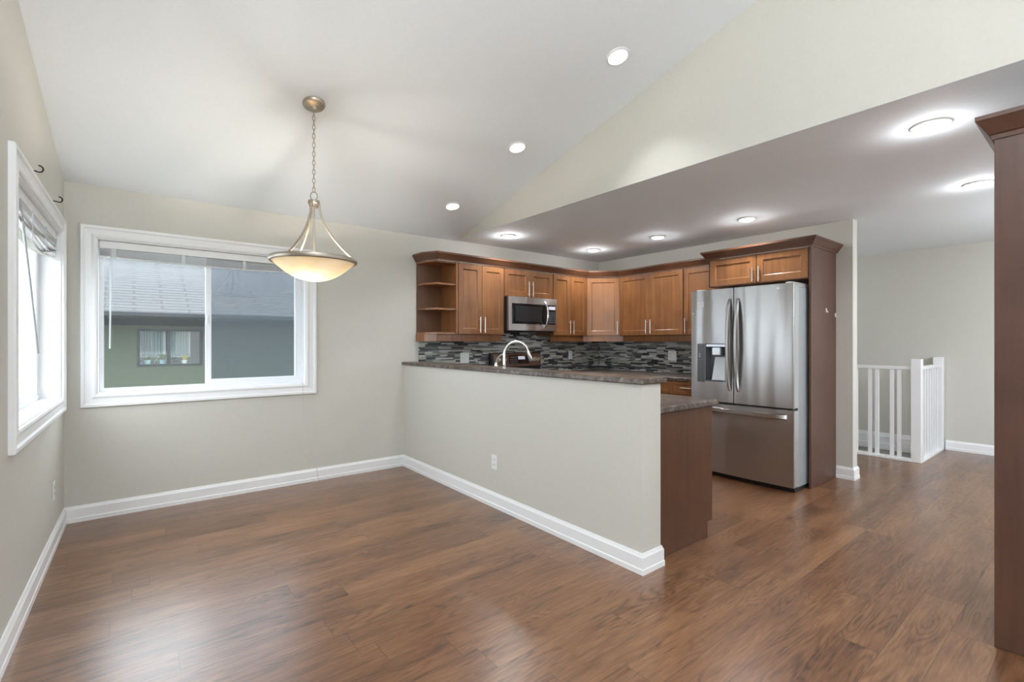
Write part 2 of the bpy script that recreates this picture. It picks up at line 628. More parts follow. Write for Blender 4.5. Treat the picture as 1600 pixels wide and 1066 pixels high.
# left wall runs 0.7 degrees off square: build it square, then turn it about the corner
XF = Matrix.Translation((XL, YB, 0)) @ Matrix.Rotation(-0.0125, 4, 'Z') @ Matrix.Translation((-XL, -YB, 0))

# ------------------------------------------------------------------ shell
b = B()
b.box(-0.62, 6.57, YF - 0.15, YB + TH, -0.25, 0)
b.box(6.57, XH + 0.12, YF - 0.15, 1.28, -0.25, 0)
struct(b.done('floor', 'floor', origin=(0, 0, 0)))
b = B()
b.box(6.45, XH + 0.12, 1.15, YB + TH, -2.8, -2.7)
struct(b.done('floor', 'floor'))
b = B()
b.box(6.45, 6.57, 1.28, YB, -2.7, -0.25)
b.box(6.45, XH, 1.16, 1.28, -2.7, -0.25)
struct(b.done('wall_stairwell', 'wall'))

# back wall with window hole
W1 = (-0.215, 1.245, 0.907, 2.058)
b = B()
b.box(XL - TH, W1[0], YB, YB + TH, 0, 2.62)
b.box(W1[1], XH, YB, YB + TH, 0, 2.62)
b.box(W1[0], W1[1], YB, YB + TH, 0, W1[2])
b.box(W1[0], W1[1], YB, YB + TH, W1[3], 2.62)
b.box(6.57, XH, YB, YB + TH, -2.7, 0)
struct(b.done('wall_back', 'wall'))

# left wall with window hole (u along +Y, built square)
W2 = (YB - 1.68, YB - 0.19, 0.907, 2.045)
b = B()
gx0, gx1 = XL - TH, XL
W3 = (-2.8, -0.6, 0.30, 2.10)
b.prism_u([(W3[1], 0), (W2[0], 0), (W2[0], zv(W2[0]) + 0.05), (RY, zv(RY) + 0.05), (W3[1], zv(W3[1]) + 0.05)], gx0, gx1)
b.prism_u([(W3[0], 0), (W3[1], 0), (W3[1], W3[2]), (W3[0], W3[2])], gx0, gx1)
b.prism_u([(W3[0], W3[3]), (W3[1], W3[3]), (W3[1], zv(W3[1]) + 0.05), (W3[0], zv(W3[0]) + 0.05)], gx0, gx1)
b.prism_u([(YF - 0.15, 0), (W3[0], 0), (W3[0], zv(W3[0]) + 0.05), (YF - 0.15, zv(YF) + 0.02)], gx0, gx1)
b.prism_u([(W2[1], 0), (YB, 0), (YB, zv(YB) + 0.05), (W2[1], zv(W2[1]) + 0.05)], gx0, gx1)
b.prism_u([(W2[0], 0), (W2[1], 0), (W2[1], W2[2]), (W2[0], W2[2])], gx0, gx1)
b.prism_u([(W2[0], W2[3]), (W2[1], W2[3]), (W2[1], zv(W2[1]) + 0.05), (W2[0], zv(W2[0]) + 0.05)], gx0, gx1)
struct(b.done('wall_left', 'wall', xf=XF))

# vaulted ceiling
b = B()
b.prism_u([(YB + TH, zv(YB + TH)), (RY, zv(RY)), (YF - 0.15, zv(YF - 0.15)), (YF - 0.15, zv(YF) + 0.2), (RY, zv(RY) + 0.2), (YB + TH, zv(YB) + 0.2)], -0.75, XB + 0.02)
struct(b.done('ceiling', 'ceiling'))
# gable wall between vault and kitchen ceiling
b = B()
b.prism_u([(YB, 2.452), (YB, 2.46), (RY, zv(RY) + 0.1), (YF, 2.46), (YF, 2.452)], XB, XB + 0.11)
struct(b.done('wall_gable', 'wall'))
b = B()
b.box(XB, XB + 0.115, YF - 0.15, YB, ZC, ZC + 0.0015)
b.box(XB + 0.115, XH + 0.12, YF - 0.15, YB + TH, ZC, ZC + 0.12)
struct(b.done('ceiling', 'ceiling'))
# kitchen right wall stub, hall wall
b = B()
b.box(XR, XR + 0.12, 1.525, YB, 0, ZC)
struct(b.done('wall_right', 'wall'))
b = B()
b.box(XH, XH + 0.12, YF - 0.15, YB + TH, -2.7, ZC)
struct(b.done('wall_hall', 'wall'))
# front wall behind the camera with a glazed patio door put in for daylight
b = B()
D = (3.6, 5.8, 2.08)
b.box(-0.62, D[0], YF - 0.15, YF, 0, 2.6)
b.box(D[1], XH, YF - 0.15, YF, 0, 2.6)
b.box(D[0], D[1], YF - 0.15, YF, D[2], 2.6)
struct(b.done('wall_front', 'wall'))
b = B()
for u0, u1 in ((D[0], D[0] + 0.07), (4.66, 4.74), (D[1] - 0.07, D[1])):
    b.box(u0, u1, YF - 0.12, YF - 0.05, 0.0, D[2])
b.box(D[0], D[1], YF - 0.115, YF - 0.055, 0.0, 0.09)
b.box(D[0], D[1], YF - 0.115, YF - 0.055, D[2] - 0.08, D[2])
dr = struct(b.done('door_1', 'vinyl'))
ORG[dr.name] = Vector(dr.location)
b = B()
b.box(D[0] + 0.07, D[1] - 0.07, YF - 0.09, YF - 0.085, 0.09, D[2] - 0.08)
b.done('pane', 'glassp', dr)
# half wall
HX0, HX1, HY0 = 2.22, 2.392, 1.635
b = B()
b.box(HX0, HX1, HY0, YB, 0, 1.055)
struct(b.done('wall_half', 'wall'))

# baseboards
BP = [(0, 0), (0.018, 0), (0.018, 0.028), (0.0145, 0.034), (0.0145, 0.094), (0.010, 0.103), (0.006, 0.115), (0, 0.115)]
fl = lambda x, y, h: (x, y, h)
b = B()
b.sweep([(XL + 0.001, YB), (HX0, YB)], BP, fl)
struct(b.done('baseboard_back', 'trim'))
b = B()
b.sweep([(XL, YF), (XL, YB - 0.018)], BP, fl)
struct(b.done('baseboard_left', 'trim', xf=XF))
b = B()
b.sweep([(HX0, YB - 0.018), (HX0, HY0), (HX1, HY0), (HX1, HY0 + 0.04)], BP, fl, side=-1 if False else 1)
struct(b.done('baseboard_half', 'trim'))
b = B()
b.sweep([(XR, 1.658), (XR, 1.525), (XR + 0.12, 1.525), (XR + 0.12, YB)], BP, fl)
struct(b.done('baseboard_right', 'trim'))
b = B()
b.sweep([(XH, 1.27), (XH, YF)], BP, fl)
struct(b.done('baseboard_hall', 'trim'))
b = B()
SK = [(0, -0.105), (0.02, -0.105), (0.02, -0.03), (0.016, -0.026), (0.016, 0.05), (0.019, 0.056), (0.012, 0.112), (0, 0.112)]
b.sweep([(XH, YB), (XH, 1.39)], SK, fl)
struct(b.done('trim_1', 'trim'))


# ------------------------------------------------------------------ windows
def window(name, fr, w, meet, xf=None, screen_right=True, meet_w=0.055):
    """fr: frame (o, U, N) with n = 0 at the wall face, n > 0 into the room"""
    u0, u1, z0, z1 = w
    par = None
    CP = [(0, 0), (0.010, 0.0), (0.0, 0.018), (0.0, 0.018)]
    prof = [(0.0, 0.0), (0.0, 0.017), (0.012, 0.021), (0.030, 0.014), (0.062, 0.016), (0.070, 0.024), (0.086, 0.024), (0.090, 0.018), (0.090, 0.0)]
    b = B(*fr)
    b.sweep([(u0, z0), (u1, z0), (u1, z1), (u0, z1)], prof, lambda x, y, h: (x, h, y), closed=True)
    root = struct(b.done(name, 'trim', xf=xf))
    # jamb lining
    b = B(*fr)
    t = 0.008
    dep = -0.10
    b.box(u0, u1, dep, 0.004, z0, z0 + t)
    b.box(u0, u1, dep, 0.004, z1 - t, z1)
    b.box(u0, u0 + t, dep, 0.004, z0 + t, z1 - t)
    b.box(u1 - t, u1, dep, 0.004, z0 + t, z1 - t)
    b.done('jamb', 'trim', root, xf=xf)
    # outer vinyl frame
    b = B(*fr)
    fp = [(0, dep), (-0.036, dep), (-0.036, dep - 0.02), (-0.028, dep - 0.02), (-0.028, dep - 0.055), (0, dep - 0.055)]
    b.sweep([(u0, z0), (u1, z0), (u1, z1), (u0, z1)], fp, lambda x, y, h: (x, h, y), closed=True)
    b.done('window_frame', 'vinyl', root, xf=xf)
    # fixed side pane and sliding sash
    f = 0.028
    b = B(*fr)
    b.box(u0 + f, meet, dep - 0.047, dep - 0.043, z0 + f, z1 - f)
    b.done('pane', 'glass', root, xf=xf)
    s0, s1, q0, q1 = meet - 0.028, u1 - f, z0 + f + 0.004, z1 - f
    b = B(*fr)
    sp_ = [(0, dep - 0.004), (-0.036, dep - 0.004), (-0.042, dep - 0.012), (-0.042, dep - 0.03), (0, dep - 0.03)]
    b.sweep([(s0, q0), (s1, q0), (s1, q1), (s0, q1)], sp_, lambda x, y, h: (x, h, y), closed=True)
    sash = b.done('sash', 'vinyl', root, xf=xf)
    b = B(*fr)
    b.box(s0 + 0.04, s1 - 0.04, dep - 0.019, dep - 0.015, q0 + 0.04, q1 - 0.04)
    b.done('pane', 'glass', sash, xf=xf)
    b = B(*fr)
    zc = (z0 + z1) / 2
    b.box(s0 + 0.006, s0 + 0.018, dep - 0.004, dep + 0.008, zc - 0.03, zc + 0.03, 0.003)
    b.done('latch', 'vinyl', sash, xf=xf)
    if screen_right:
        b = B(*fr)
        b.box(meet, u1 - f, dep - 0.052, dep - 0.050, z0 + f, z1 - f)
        b.done('insect_screen', 'screen', root, xf=xf)
    return root


FR1 = ((0, YB, 0), (1, 0, 0), (0, -1, 0))
FR2 = ((XL, 0, 0), (0, 1, 0), (1, 0, 0))
window('window_1', FR1, W1, 0.50)
window('window_2', FR2, W2, YB - 0.95, xf=XF, screen_right=False)
window('fill_window', FR2, W3, -1.7, xf=XF, screen_right=False)  # unseen, added so daylight fills the half wall from the left


# ------------------------------------------------------------------ blinds
def blind(fr, w, label, xf, sag, drop, wand, cord, u_shift=0.0, crumple=0.0):
    u0, u1, z0, z1 = w
    u0 += 0.012
    u1 -= 0.012
    c = fr[0]
    base = Vector(fr[0]) + Vector(fr[1]) * ((u0 + u1) / 2) + Vector(fr[2]) * -0.05 + Vector((0, 0, z1 - 0.07))
    if xf is not None:
        base = xf @ base
    t = thing('window_blind', base, label, 'blind')
    b = B(*fr)
    b.box(u0, u1, -0.055, -0.018, z1 - 0.066, z1 - 0.010, 0.004)
    b.done('headrail', 'slat', t, xf=xf)
    rnd = random.Random(3)
    b = B(*fr)
    K = 16
    ns = 15
    for k in range(ns):
        zt = z1 - 0.072 - k * (drop / ns)
        loops = []
        tw = rnd.uniform(-0.4, 0.4) * crumple
        for i in range(K + 1):
            s = i / K
            u = u0 + 0.006 + (u1 - u0 - 0.012) * s
            sg = sag * (k / (ns - 1)) * math.sin(pi * min(1, s * 1.0)) + crumple * 0.018 * math.sin(9 * s + k * 0.7) * (k / ns)
            z = zt - sg
            dz = 0.004 + 0.012 * tw
            loops.append([(u, -0.062, z + dz), (u, -0.038, z + 0.0015), (u, -0.012, z - dz), (u, -0.012, z - dz + 0.0012), (u, -0.038, z + 0.003), (u, -0.062, z + dz + 0.0012)])
        b.loft(loops)
    b.done('slats', 'slat', t, xf=xf, smooth=True)
    b = B(*fr)
    loops = []
    for i in range(K + 1):
        s = i / K
        u = u0 + 0.004 + (u1 - u0 - 0.008) * s
        z = z1 - 0.072 - drop - 0.006 - sag * math.sin(pi * s)
        loops.append([(u, -0.052, z), (u, -0.024, z), (u, -0.022, z + 0.006), (u, -0.054, z + 0.006)])
    b.loft(loops)
    b.done('bottom_rail', 'slat', t, xf=xf)
    for s in (0.06, 0.36, 0.66, 0.94):
        u = u0 + (u1 - u0) * s
        zb = z1 - 0.078 - drop - sag * math.sin(pi * s)
        b = B(*fr)
        b.box(u - 0.013, u + 0.013, -0.010, -0.008, zb, z1 - 0.068)
        b.done('ladder_tape', 'clear', t, xf=xf)
    b = B(*fr)
    b.tube(wand[0], wand[1], 8)
    b.done('tilt_wand', wand[2], t, xf=xf if wand[3] else None, smooth=True)
    if cord:
        b = B()
        b.tube(cord, 0.0018, 6)
        b.done('pull_cord', 'cordm', t)
    return t


blind(FR1, W1, 'raised white slat blind across the top of the wide back window', None, 0.012, 0.052,
      ([(-0.135, -0.016, 1.99), (-0.138, -0.016, 1.6), (-0.142, -0.018, 1.245)], 0.005, 'clear', True),
      [(1.215, 4.612, 1.98), (1.212, 4.606, 1.4), (1.209, 4.604, 0.84), (1.225, 4.618, 0.62), (1.29, 4.620, 0.30), (1.335, 4.612, 0.12), (1.347, 4.606, 0.012), (1.325, 4.58, 0.004), (1.28, 4.565, 0.004)])
blind(FR2, W2, 'crooked half-gathered blind sagging in the left wall window', XF, 0.055, 0.10,
      ([(3.18, -0.014, 1.97), (3.20, -0.006, 1.90), (3.48, -0.012, 1.56), (3.766, -0.022, 1.231)], 0.005, 'wandg', True), None, crumple=1.0)


# ------------------------------------------------------------------ wall plates
def plate(fr, u, z, w, h, label, kind, group=None, xf=None):
    o = Vector(fr[0]) + Vector(fr[1]) * u + Vector(fr[2]) * 0.0 + Vector((0, 0, z - h / 2))
    if xf is not None:
        o = xf @ o
    nm = {'o': 'wall_outlet', 's': 'light_switch', 'd': 'switch_and_outlet_plate'}[kind]
    t = thing(nm, o, label, 'outlet' if kind == 'o' else 'switch', group)
    b = B(*fr)
    b.box(u - w / 2, u + w / 2, 0.0, 0.006, z - h / 2, z + h / 2, 0.002)
    b.done('cover_plate', 'plate', t, xf=xf)
    cs = [u] if kind == 'o' or w < 0.09 else [u - 0.023, u + 0.023]
    for i, c in enumerate(cs):
        if kind == 'o' or (kind == 'd' and i == 1):
            for dz in (-0.02, 0.02):
                b = B(*fr)
                b.box(c - 0.014, c + 0.014, 0.006, 0.008, z + dz - 0.013, z + dz + 0.013, 0.001)
                r = b.done('receptacle', 'plate', t, xf=xf)
                b = B(*fr)
                b.box(c - 0.007, c - 0.0045, 0.008, 0.0085, z + dz - 0.004, z + dz + 0.006)
                b.box(c + 0.0045, c + 0.007, 0.008, 0.0085, z + dz - 0.004, z + dz + 0.006)
                b.done('slots', 'slot', r, xf=xf)
        else:
            b = B(*fr)
            b.box(c - 0.016, c + 0.016, 0.006, 0.009, z - 0.033, z + 0.033, 0.0015)
            b.done('rocker', 'plate', t, xf=xf)
    return t


plate(FR2, 4.12, 0.362, 0.075, 0.118, 'white outlet low on the left wall under the side window', 'o', xf=XF)
FRH = ((HX0, 0, 0), (0, 1, 0), (-1, 0, 0))
plate(FRH, 3.022, 0.352, 0.072, 0.115, 'white outlet low on the half wall facing the dining area', 'o')
FRK = ((0, YB - 0.011, 0), (1, 0, 0), (0, -1, 0))
FRR = ((XR - 0.011, 0, 0), (0, 1, 0), (-1, 0, 0))
plate(FRK, 2.97, 1.115, 0.118, 0.118, 'white double switch plate on the tile left of the range', 's')
plate(FRK, 4.682, 1.121, 0.072, 0.116, 'white single outlet on the tile right of the range', 'o')
plate(FRR, 3.43, 1.13, 0.118, 0.116, 'white double plate on the tile beside the refrigerator', 'd')

# ------------------------------------------------------------------ curtain hooks on the left wall
for u, z, lab in ((3.34, 2.15, 'black curtain hook above the side window, nearer the camera'), (4.055, 2.166, 'black curtain hook above the side window, nearer the corner')):
    b = B(*FR2)
    pts = [(u, 0.0, z - 0.002), (u, 0.018, z - 0.004)]
    for k in range(9):
        a = -pi / 2 - 0.6 + k * (pi * 1.22) / 8
        pts.append((u + 0.004, 0.034 + 0.016 * math.cos(a), z + 0.010 + 0.017 * math.sin(a)))
    b.tube([(p[0], p[1], p[2]) for p in pts], 0.0034, 8)
    b.lathe([(0.009, -0.0), (0.009, 0.004)], (u, 0.0, z - 0.006), 10)
    tag(b.done('curtain_hook', 'iron', xf=XF, smooth=True), lab, 'hook', 'black hooks over the side window')

# ------------------------------------------------------------------ pendant light
PX, PY, PZ = 0.90, 3.173, 2.813
t = thing('pendant_light', (PX, PY, PZ), 'hanging bowl light with amber glass and pewter arms on a chain', 'pendant light')
b = B()
b.lathe([(0.068, 0.0), (0.069, -0.008), (0.062, -0.020), (0.040, -0.030), (0.016, -0.034), (0.012, -0.046), (0.004, -0.050)], (0, 0, 0), 36)
tilt = Matrix.Translation((PX, PY, PZ + 0.004)) @ Matrix.Rotation(-math.atan(SL), 4, 'X')
b.done('canopy', 'pewter', t, smooth=True, xf=tilt)
b = B()
z = PZ - 0.045
k = 0
while z > 2.262:
    L, w_ = 0.036, 0.0085
    pts = []
    for i in range(12):
        a = 2 * pi * i / 12
        du, dz = w_ * math.cos(a), (L / 2) * math.sin(a)
        pts.append((PX + (du if k % 2 else du * 0.45), PY + (0 if k % 2 else du * 0.9), z - L / 2 + dz))
    b.tube(pts, 0.0022, 6, closed=True)
    z -= 0.0285
    k += 1
b.done('chain', 'pewter', t, smooth=True)
b = B()
b.tube([(PX + 0.018 * math.cos(a), PY - 0.010 * math.cos(a), 2.225 + 0.026 * math.sin(a)) for a in [2 * pi * i / 20 for i in range(20)]], 0.0036, 8, closed=True)
b.done('hanging_loop', 'pewter', t, smooth=True)
b = B()
b.lathe([(0.006, 0.02), (0.012, 0.016), (0.034, 0.010), (0.036, 0.0), (0.036, -0.010), (0.030, -0.014), (0.030, -0.022), (0.024, -0.034), (0.010, -0.040)], (PX, PY, 2.185), 28)
b.done('hub', 'pewter', t, smooth=True)
ZR = 1.826
for ad in (-122, -2, 118):
    a = math.radians(ad - 15.8)
    pts = []
    for i in range(15):
        s = i / 14
        r = 0.030 + 0.222 * (s ** 1.9)
        zz = 2.178 - (2.178 - ZR) * s
        pts.append((PX + r * math.cos(a), PY + r * math.sin(a), zz))
    b = B()
    b.tube(pts, 0.0070, 8, flat=1.0)
    b.done('arm', 'pewter', t, smooth=True)
b = B()
b.lathe([(0.250, 0.002), (0.260, 0.0), (0.264, -0.013), (0.260, -0.026), (0.251, -0.030), (0.247, -0.014)], (PX, PY, ZR), 64, closed=True)
b.done('rim', 'pewter', t, smooth=True)
b = B()
prof = []
for i in range(13):
    s = i / 12
    prof.append((max(0.004, 0.250 * s), -0.018 - 0.128 * (1 - s ** 2.1)))
b.lathe(prof, (PX, PY, ZR), 56, cap=False)
b.done('bowl_shade', 'bowl', t, smooth=True)
b = B()
b.lathe([(0.008, 0.06), (0.016, 0.05), (0.016, -0.02), (0.008, -0.03)], (PX, PY, ZR - 0.03), 14)
b.tube([(PX, PY, 2.15), (PX, PY, ZR)], 0.007, 8)
b.done('lamp_stem', 'pewter', t, smooth=True)
for x_, y_, z_, w_ in ((-0.040, -0.055, -0.072, 0.5), (0.09, 0.02, -0.035, 0.25), (-0.05, 0.08, -0.035, 0.25)):
    x_, y_, z_ = PX + x_, PY + y_, ZR + z_
    b = B()
    b.lathe([(0.004, -0.024), (0.016, -0.020), (0.021, 0.0), (0.016, 0.020), (0.010, 0.04)], (x_, y_, z_), 14)
    b.done('bulb', 'bulb', t, smooth=True)
    lamp('pendant_bulb_light', (x_, y_, z_ - 0.027), PENDANT_W * w_, 0.02, (1.0, 0.95, 0.86))


# ------------------------------------------------------------------ recessed ceiling lights
def downlight(x, y, z, label, group, sloped=False, r=0.062, flange=0.085):
    t = thing('ceiling_light', (x, y, z), label, 'ceiling light', group)
    R = Matrix.Translation((x, y, z)) @ (Matrix.Rotation(-math.atan(SL), 4, 'X') if sloped else Matrix.Identity(4))
    b = B()
    b.lathe([(flange, 0.0), (flange, -0.005), (flange - 0.008, -0.009), (r + 0.004, -0.010), (r, -0.002), (r, 0.0)], (0, 0, 0), 36, closed=True)
    b.done('trim_ring', 'trim', t, smooth=True, xf=R)
    b = B()
    if sloped:
        b.lathe([(r, -0.002), (r * 0.9, -0.004), (0.003, -0.005)], (0, 0, 0), 30)
    else:
        b.lathe([(r, -0.006), (r - 0.004, -0.016), (r - 0.014, -0.020), (0.003, -0.021)], (0, 0, 0), 30)
    b.done('lens', 'lens', t, smooth=True, xf=R)
    off = R @ Vector((0, 0, -0.05))
    spot('ceiling_light_beam', off, SPOT_W, 105 if sloped else 150)
    if not sloped:
        lamp('ceiling_light_glow', off, GLOW_W, 0.03, (0.94, 0.975, 1.0))


VL = [(2.426, 1.975, 3.122, 'round recessed light on the sloped ceiling, nearest the camera'),
      (2.417, 2.986, 2.863, 'round recessed light in the middle of the sloped ceiling row'),
      (2.413, 3.974, 2.610, 'round recessed light low on the sloped ceiling near the back wall')]
for x, y, z, l in VL:
    downlight(x, y, 2.44 + SL * (YB - y), l, 'recessed lights on the sloped ceiling', True, 0.058, 0.075)
FLT = [(3.19, 4.09, 'flat ceiling disc light above the wall cabinets beside the microwave'),
       (4.50, 4.05, 'flat ceiling disc light above the corner wall cabinet'),
       (4.50, 3.11, 'flat ceiling disc light above the double cabinet left of the refrigerator'),
       (4.50, 2.14, 'flat ceiling disc light above the refrigerator cabinet'),
       (3.33, 0.61, 'large flat ceiling disc light nearest the camera, left of the tall pantry'),
       (4.82, 0.62, 'flat ceiling disc light beside the tall pantry edge, toward the hall')]
for x, y, l in FLT:
    downlight(x, y, ZC, l, 'disc lights on the flat ceiling')


# ------------------------------------------------------------------ cabinets
def shaker(b, u0, u1, z0, z1, n0, t=0.02, fr=0.058, rec=0.010):
    c = 0.002

    def rect(d, n):
        return [(u0 + d, n, z0 + d), (u1 - d, n, z0 + d), (u1 - d, n, z1 - d), (u0 + d, n, z1 - d)]
    b.loft([rect(0, n0), rect(0, n0 + t - c), rect(c, n0 + t), rect(fr, n0 + t), rect(fr + 0.003, n0 + t - rec * 0.6), rect(fr + 0.009, n0 + t - rec)])


def bar_handle(fr, u, z0, z1, n, parent, horizontal=False, r=0.006):
    b = B(*fr)
    if not horizontal:
        b.tube([(u, n + 0.028, z0), (u, n + 0.028, z1)], r, 10)
        for z in (z0 + 0.028, z1 - 0.028):
            b.tube([(u, n, z), (u, n + 0.028, z)], 0.0045, 8)
    else:
        b.tube([(z0, n + 0.028, u), (z1, n + 0.028, u)], r, 10)
        for z in (z0 + 0.02, z1 - 0.02):
            b.tube([(z, n, u), (z, n + 0.028, u)], 0.0045, 8)
    b.done('handle', 'nickel', parent, smooth=True)


def cabinet(name, fr, u0, u1, z0, z1, depth, label, doors, group=None, body='wood', hz=(0.02, 0.19), carc=None):
    """doors: list of (u0, u1, z0, z1, handle u or None, kind)"""
    o = Vector(fr[0]) + Vector(fr[1]) * ((u0 + u1) / 2) + Vector(fr[2]) * (depth / 2) + Vector((0, 0, z0))
    t = thing(name, o, label, 'cabinet', group)
    b = B(*fr)
    if carc:
        b.prism_z(carc, z0, z1)
    else:
        b.box(u0 + 0.001, u1 - 0.001, 0.003, depth, z0, z1)
    b.done('body', body, t)
    for d in doors:
        g = 0.0015
        b = B(*fr)
        shaker(b, d[0] + g, d[1] - g, d[2] + g, d[3] - g, depth + 0.001, fr=d[6] if len(d) > 6 else 0.058)
        if d[5] == 'drawer':
            do = b.done('drawer_front', 'wood', t)
            m_ = (d[0] + d[1]) / 2
            bar_handle(fr, (d[2] + d[3]) / 2, m_ - 0.065, m_ + 0.065, depth + 0.021, do, True)
        else:
            do = b.done('door', 'wood', t)
            if d[4] is not None:
                bar_handle(fr, d[4], d[2] + hz[0] if d[5] == 'low' else d[3] - hz[1], d[2] + hz[1] if d[5] == 'low' else d[3] - hz[0], depth + 0.021, do)
    return t


KB = ((0, YB, 0), (1, 0, 0), (0, -1, 0))
KR = ((XR, 0, 0), (0, 1, 0), (-1, 0, 0))
UD = 0.31
Z0, Z1 = 1.38, 2.142
cabinet('wall_cabinet', KB, 2.685, 3.300, Z0, Z1, UD, 'two-door wooden wall cabinet between the open shelf and the microwave',
        [(2.690, 2.993, Z0, Z1 - 0.004, 2.957, 'low'), (2.993, 3.297, Z0, Z1 - 0.004, 3.018, 'low')])
cabinet('wall_cabinet', KB, 3.302, 4.060, 1.822, Z1, UD, 'short two-door wooden wall cabinet directly above the microwave',
        [(3.305, 3.681, 1.824, Z1 - 0.004, 3.650, 'low'), (3.681, 4.057, 1.824, Z1 - 0.004, 3.712, 'low')], hz=(0.01, 0.185))
cabinet('wall_cabinet', KB, 4.062, 4.679, Z0, Z1, UD, 'two-door wooden wall cabinet right of the microwave',
        [(4.065, 4.367, Z0, Z1 - 0.004, 4.337, 'low'), (4.367, 4.670, Z0, Z1 - 0.004, 4.397, 'low')])
# diagonal corner cabinet
P0, P1 = Vector((4.681, YB - UD, 0)), Vector((XR - UD, 4.012, 0))
dv = (P1 - P0).normalized()
nv = Vector((dv.y, -dv.x, 0))
if nv.y > 0:
    nv = -nv
dl = (P1 - P0).length
t = thing('corner_cabinet', (4.98, 4.33, Z0), 'single-door diagonal wooden wall cabinet in the kitchen corner', 'cabinet')
b = B()
b.prism_z([(4.681, YB - 0.003), (4.681, YB - UD), (XR - UD, 4.012), (XR - 0.003, 4.012), (XR - 0.003, YB - 0.003)], Z0, Z1)
b.done('body', 'wood', t)
FD = (tuple(P0), tuple(dv), tuple(nv))
b = B(*FD)
shaker(b, 0.010, dl - 0.006, Z0 + 0.0015, Z1 - 0.0055, 0.001)
do = b.done('door', 'wood', t)
bar_handle(FD, dl - 0.034, Z0 + 0.02, Z0 + 0.19, 0.021, do)
cabinet('wall_cabinet', KR, 3.081, 4.010, Z0, Z1, UD, 'two-door wooden wall cabinet on the right wall beside the corner cabinet',
        [(3.546, 4.004, Z0, Z1 - 0.004, 3.575, 'low'), (3.084, 3.546, Z0, Z1 - 0.004, 3.512, 'low')])
cabinet('wall_cabinet', KR, 2.620, 3.079, Z0, Z1, UD, 'single-door wooden wall cabinet partly hidden behind the refrigerator',
        [(2.624, 3.076, Z0, Z1 - 0.004, 3.046, 'low')])
# over-fridge cabinet with the tall side panel
t = cabinet('refrigerator_cabinet', KR, 1.681, 2.612, 1.862, Z1, 0.585, 'wide two-door wooden cabinet above the refrigerator with a tall side panel',
            [(2.135, 2.606, 1.866, Z1 - 0.004, 2.163, 'low'), (1.684, 2.132, 1.866, Z1 - 0.004, 2.104, 'low')], hz=(0.008, 0.15))
b = B(*KR)
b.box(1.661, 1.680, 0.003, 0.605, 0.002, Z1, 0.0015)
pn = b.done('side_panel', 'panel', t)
pn['label'] = 'plain tall brown panel'
b = B(*KR)
b.box(2.6125, 2.6175, 0.34, 0.60, 1.862, Z1)
b.done('side_panel', 'panel', t)

# open corner shelf
pl = [(2.368, YB - 0.003), (2.372, 4.45), (2.445, 4.322), (2.683, 4.318), (2.683, YB - 0.003)]


def shelf_poly(d=0.0):
    return [(2.368, YB - 0.003), (2.372, 4.45), (2.447, 4.322), (2.664, 4.322), (2.664, YB - 0.003)]


t = thing('open_shelf_unit', (2.52, 4.5, Z0), 'open wooden end shelf with clipped corner at the left of the wall cabinets', 'shelf')
b = B()
b.box(2.368, 2.683, YB - 0.016, YB - 0.003, Z0, Z1)
b.done('back_panel', 'wood_in', t)
b = B()
b.box(2.6645, 2.683, 4.31, YB - 0.017, Z0, Z1)
b.done('side_panel', 'wood', t)
for zz in (1.380, 1.632, 1.893, 2.122):
    b = B()
    q = [(x, min(y, YB - 0.017)) for x, y in shelf_poly()]
    b.prism_z(q, zz, zz + 0.018)
    b.done('shelf_board', 'wood', t)

# crown mouldings
CR = [(0, Z1 + 0.001), (0.012, Z1 + 0.001), (0.014, Z1 + 0.012), (0.020, Z1 + 0.016), (0.030, Z1 + 0.030), (0.052, Z1 + 0.060), (0.058, Z1 + 0.064), (0.058, Z1 + 0.082), (0, Z1 + 0.082)]
CRS = [(d * 0.78, h) for d, h in CR]
b = B()
path = [(2.366, YB - 0.003), (2.370, 4.45), (2.445, 4.309), (4.672, 4.309), (4.949, 4.003), (4.949, 2.675)]
path = [(2.366, YB - 0.003), (2.370, 4.45), (2.445, 4.309), (4.671, 4.309), (4.949, 3.999), (4.949, 2.679)]
b.sweep(path, CRS, fl)
tag(b.done('crown_moulding', 'crown'), 'long wooden crown moulding running over the wall cabinets and round the corner', 'moulding')
b = B()
b.sweep([(4.90, 2.619), (4.672, 2.619), (4.672, 1.660), (XR - 0.002, 1.660)], CR, fl)
tag(b.done('crown_moulding', 'crown'), 'wooden crown moulding around the taller cabinet above the refrigerator', 'moulding')
# light valances under the wall cabinets
b = B()
VP = [(0, 1.304), (0.016, 1.304), (0.016, 1.379), (0, 1.379)]
b.sweep([(2.372, YB - 0.014), (2.384, 4.47), (2.46, 4.372), (3.297, 4.372)], VP, fl)
tag(b.done('valance_strip', 'wood'), 'wooden valance strip under the open shelf and the first wall cabinet', 'moulding')
b = B()
b.sweep([(4.064, 4.372), (4.652, 4.372), (5.008, 3.98), (5.008, 2.66)], VP, fl)
tag(b.done('valance_strip', 'wood'), 'wooden valance strip under the corner and right wall cabinets', 'moulding')

# backsplash tiles
b = B()
b.box(2.393, XR - 0.010, YB - 0.010, YB - 0.0005, 0.911, 1.372)
b.box(3.302, 4.060, YB - 0.010, YB - 0.0005, 1.373, 1.420)
tag(b.done('tile_backsplash', 'tile', origin=(3.9, YB, 0.911)), 'grey and black mosaic strip backsplash on the back wall behind the range', 'backsplash')
b = B()
b.box(XR - 0.010, XR - 0.0005, 2.66, YB - 0.0005, 0.911, 1.372)
tag(b.done('tile_backsplash', 'tile', origin=(XR, 3.6, 0.911)), 'grey and black mosaic strip backsplash on the right wall beside the refrigerator', 'backsplash')

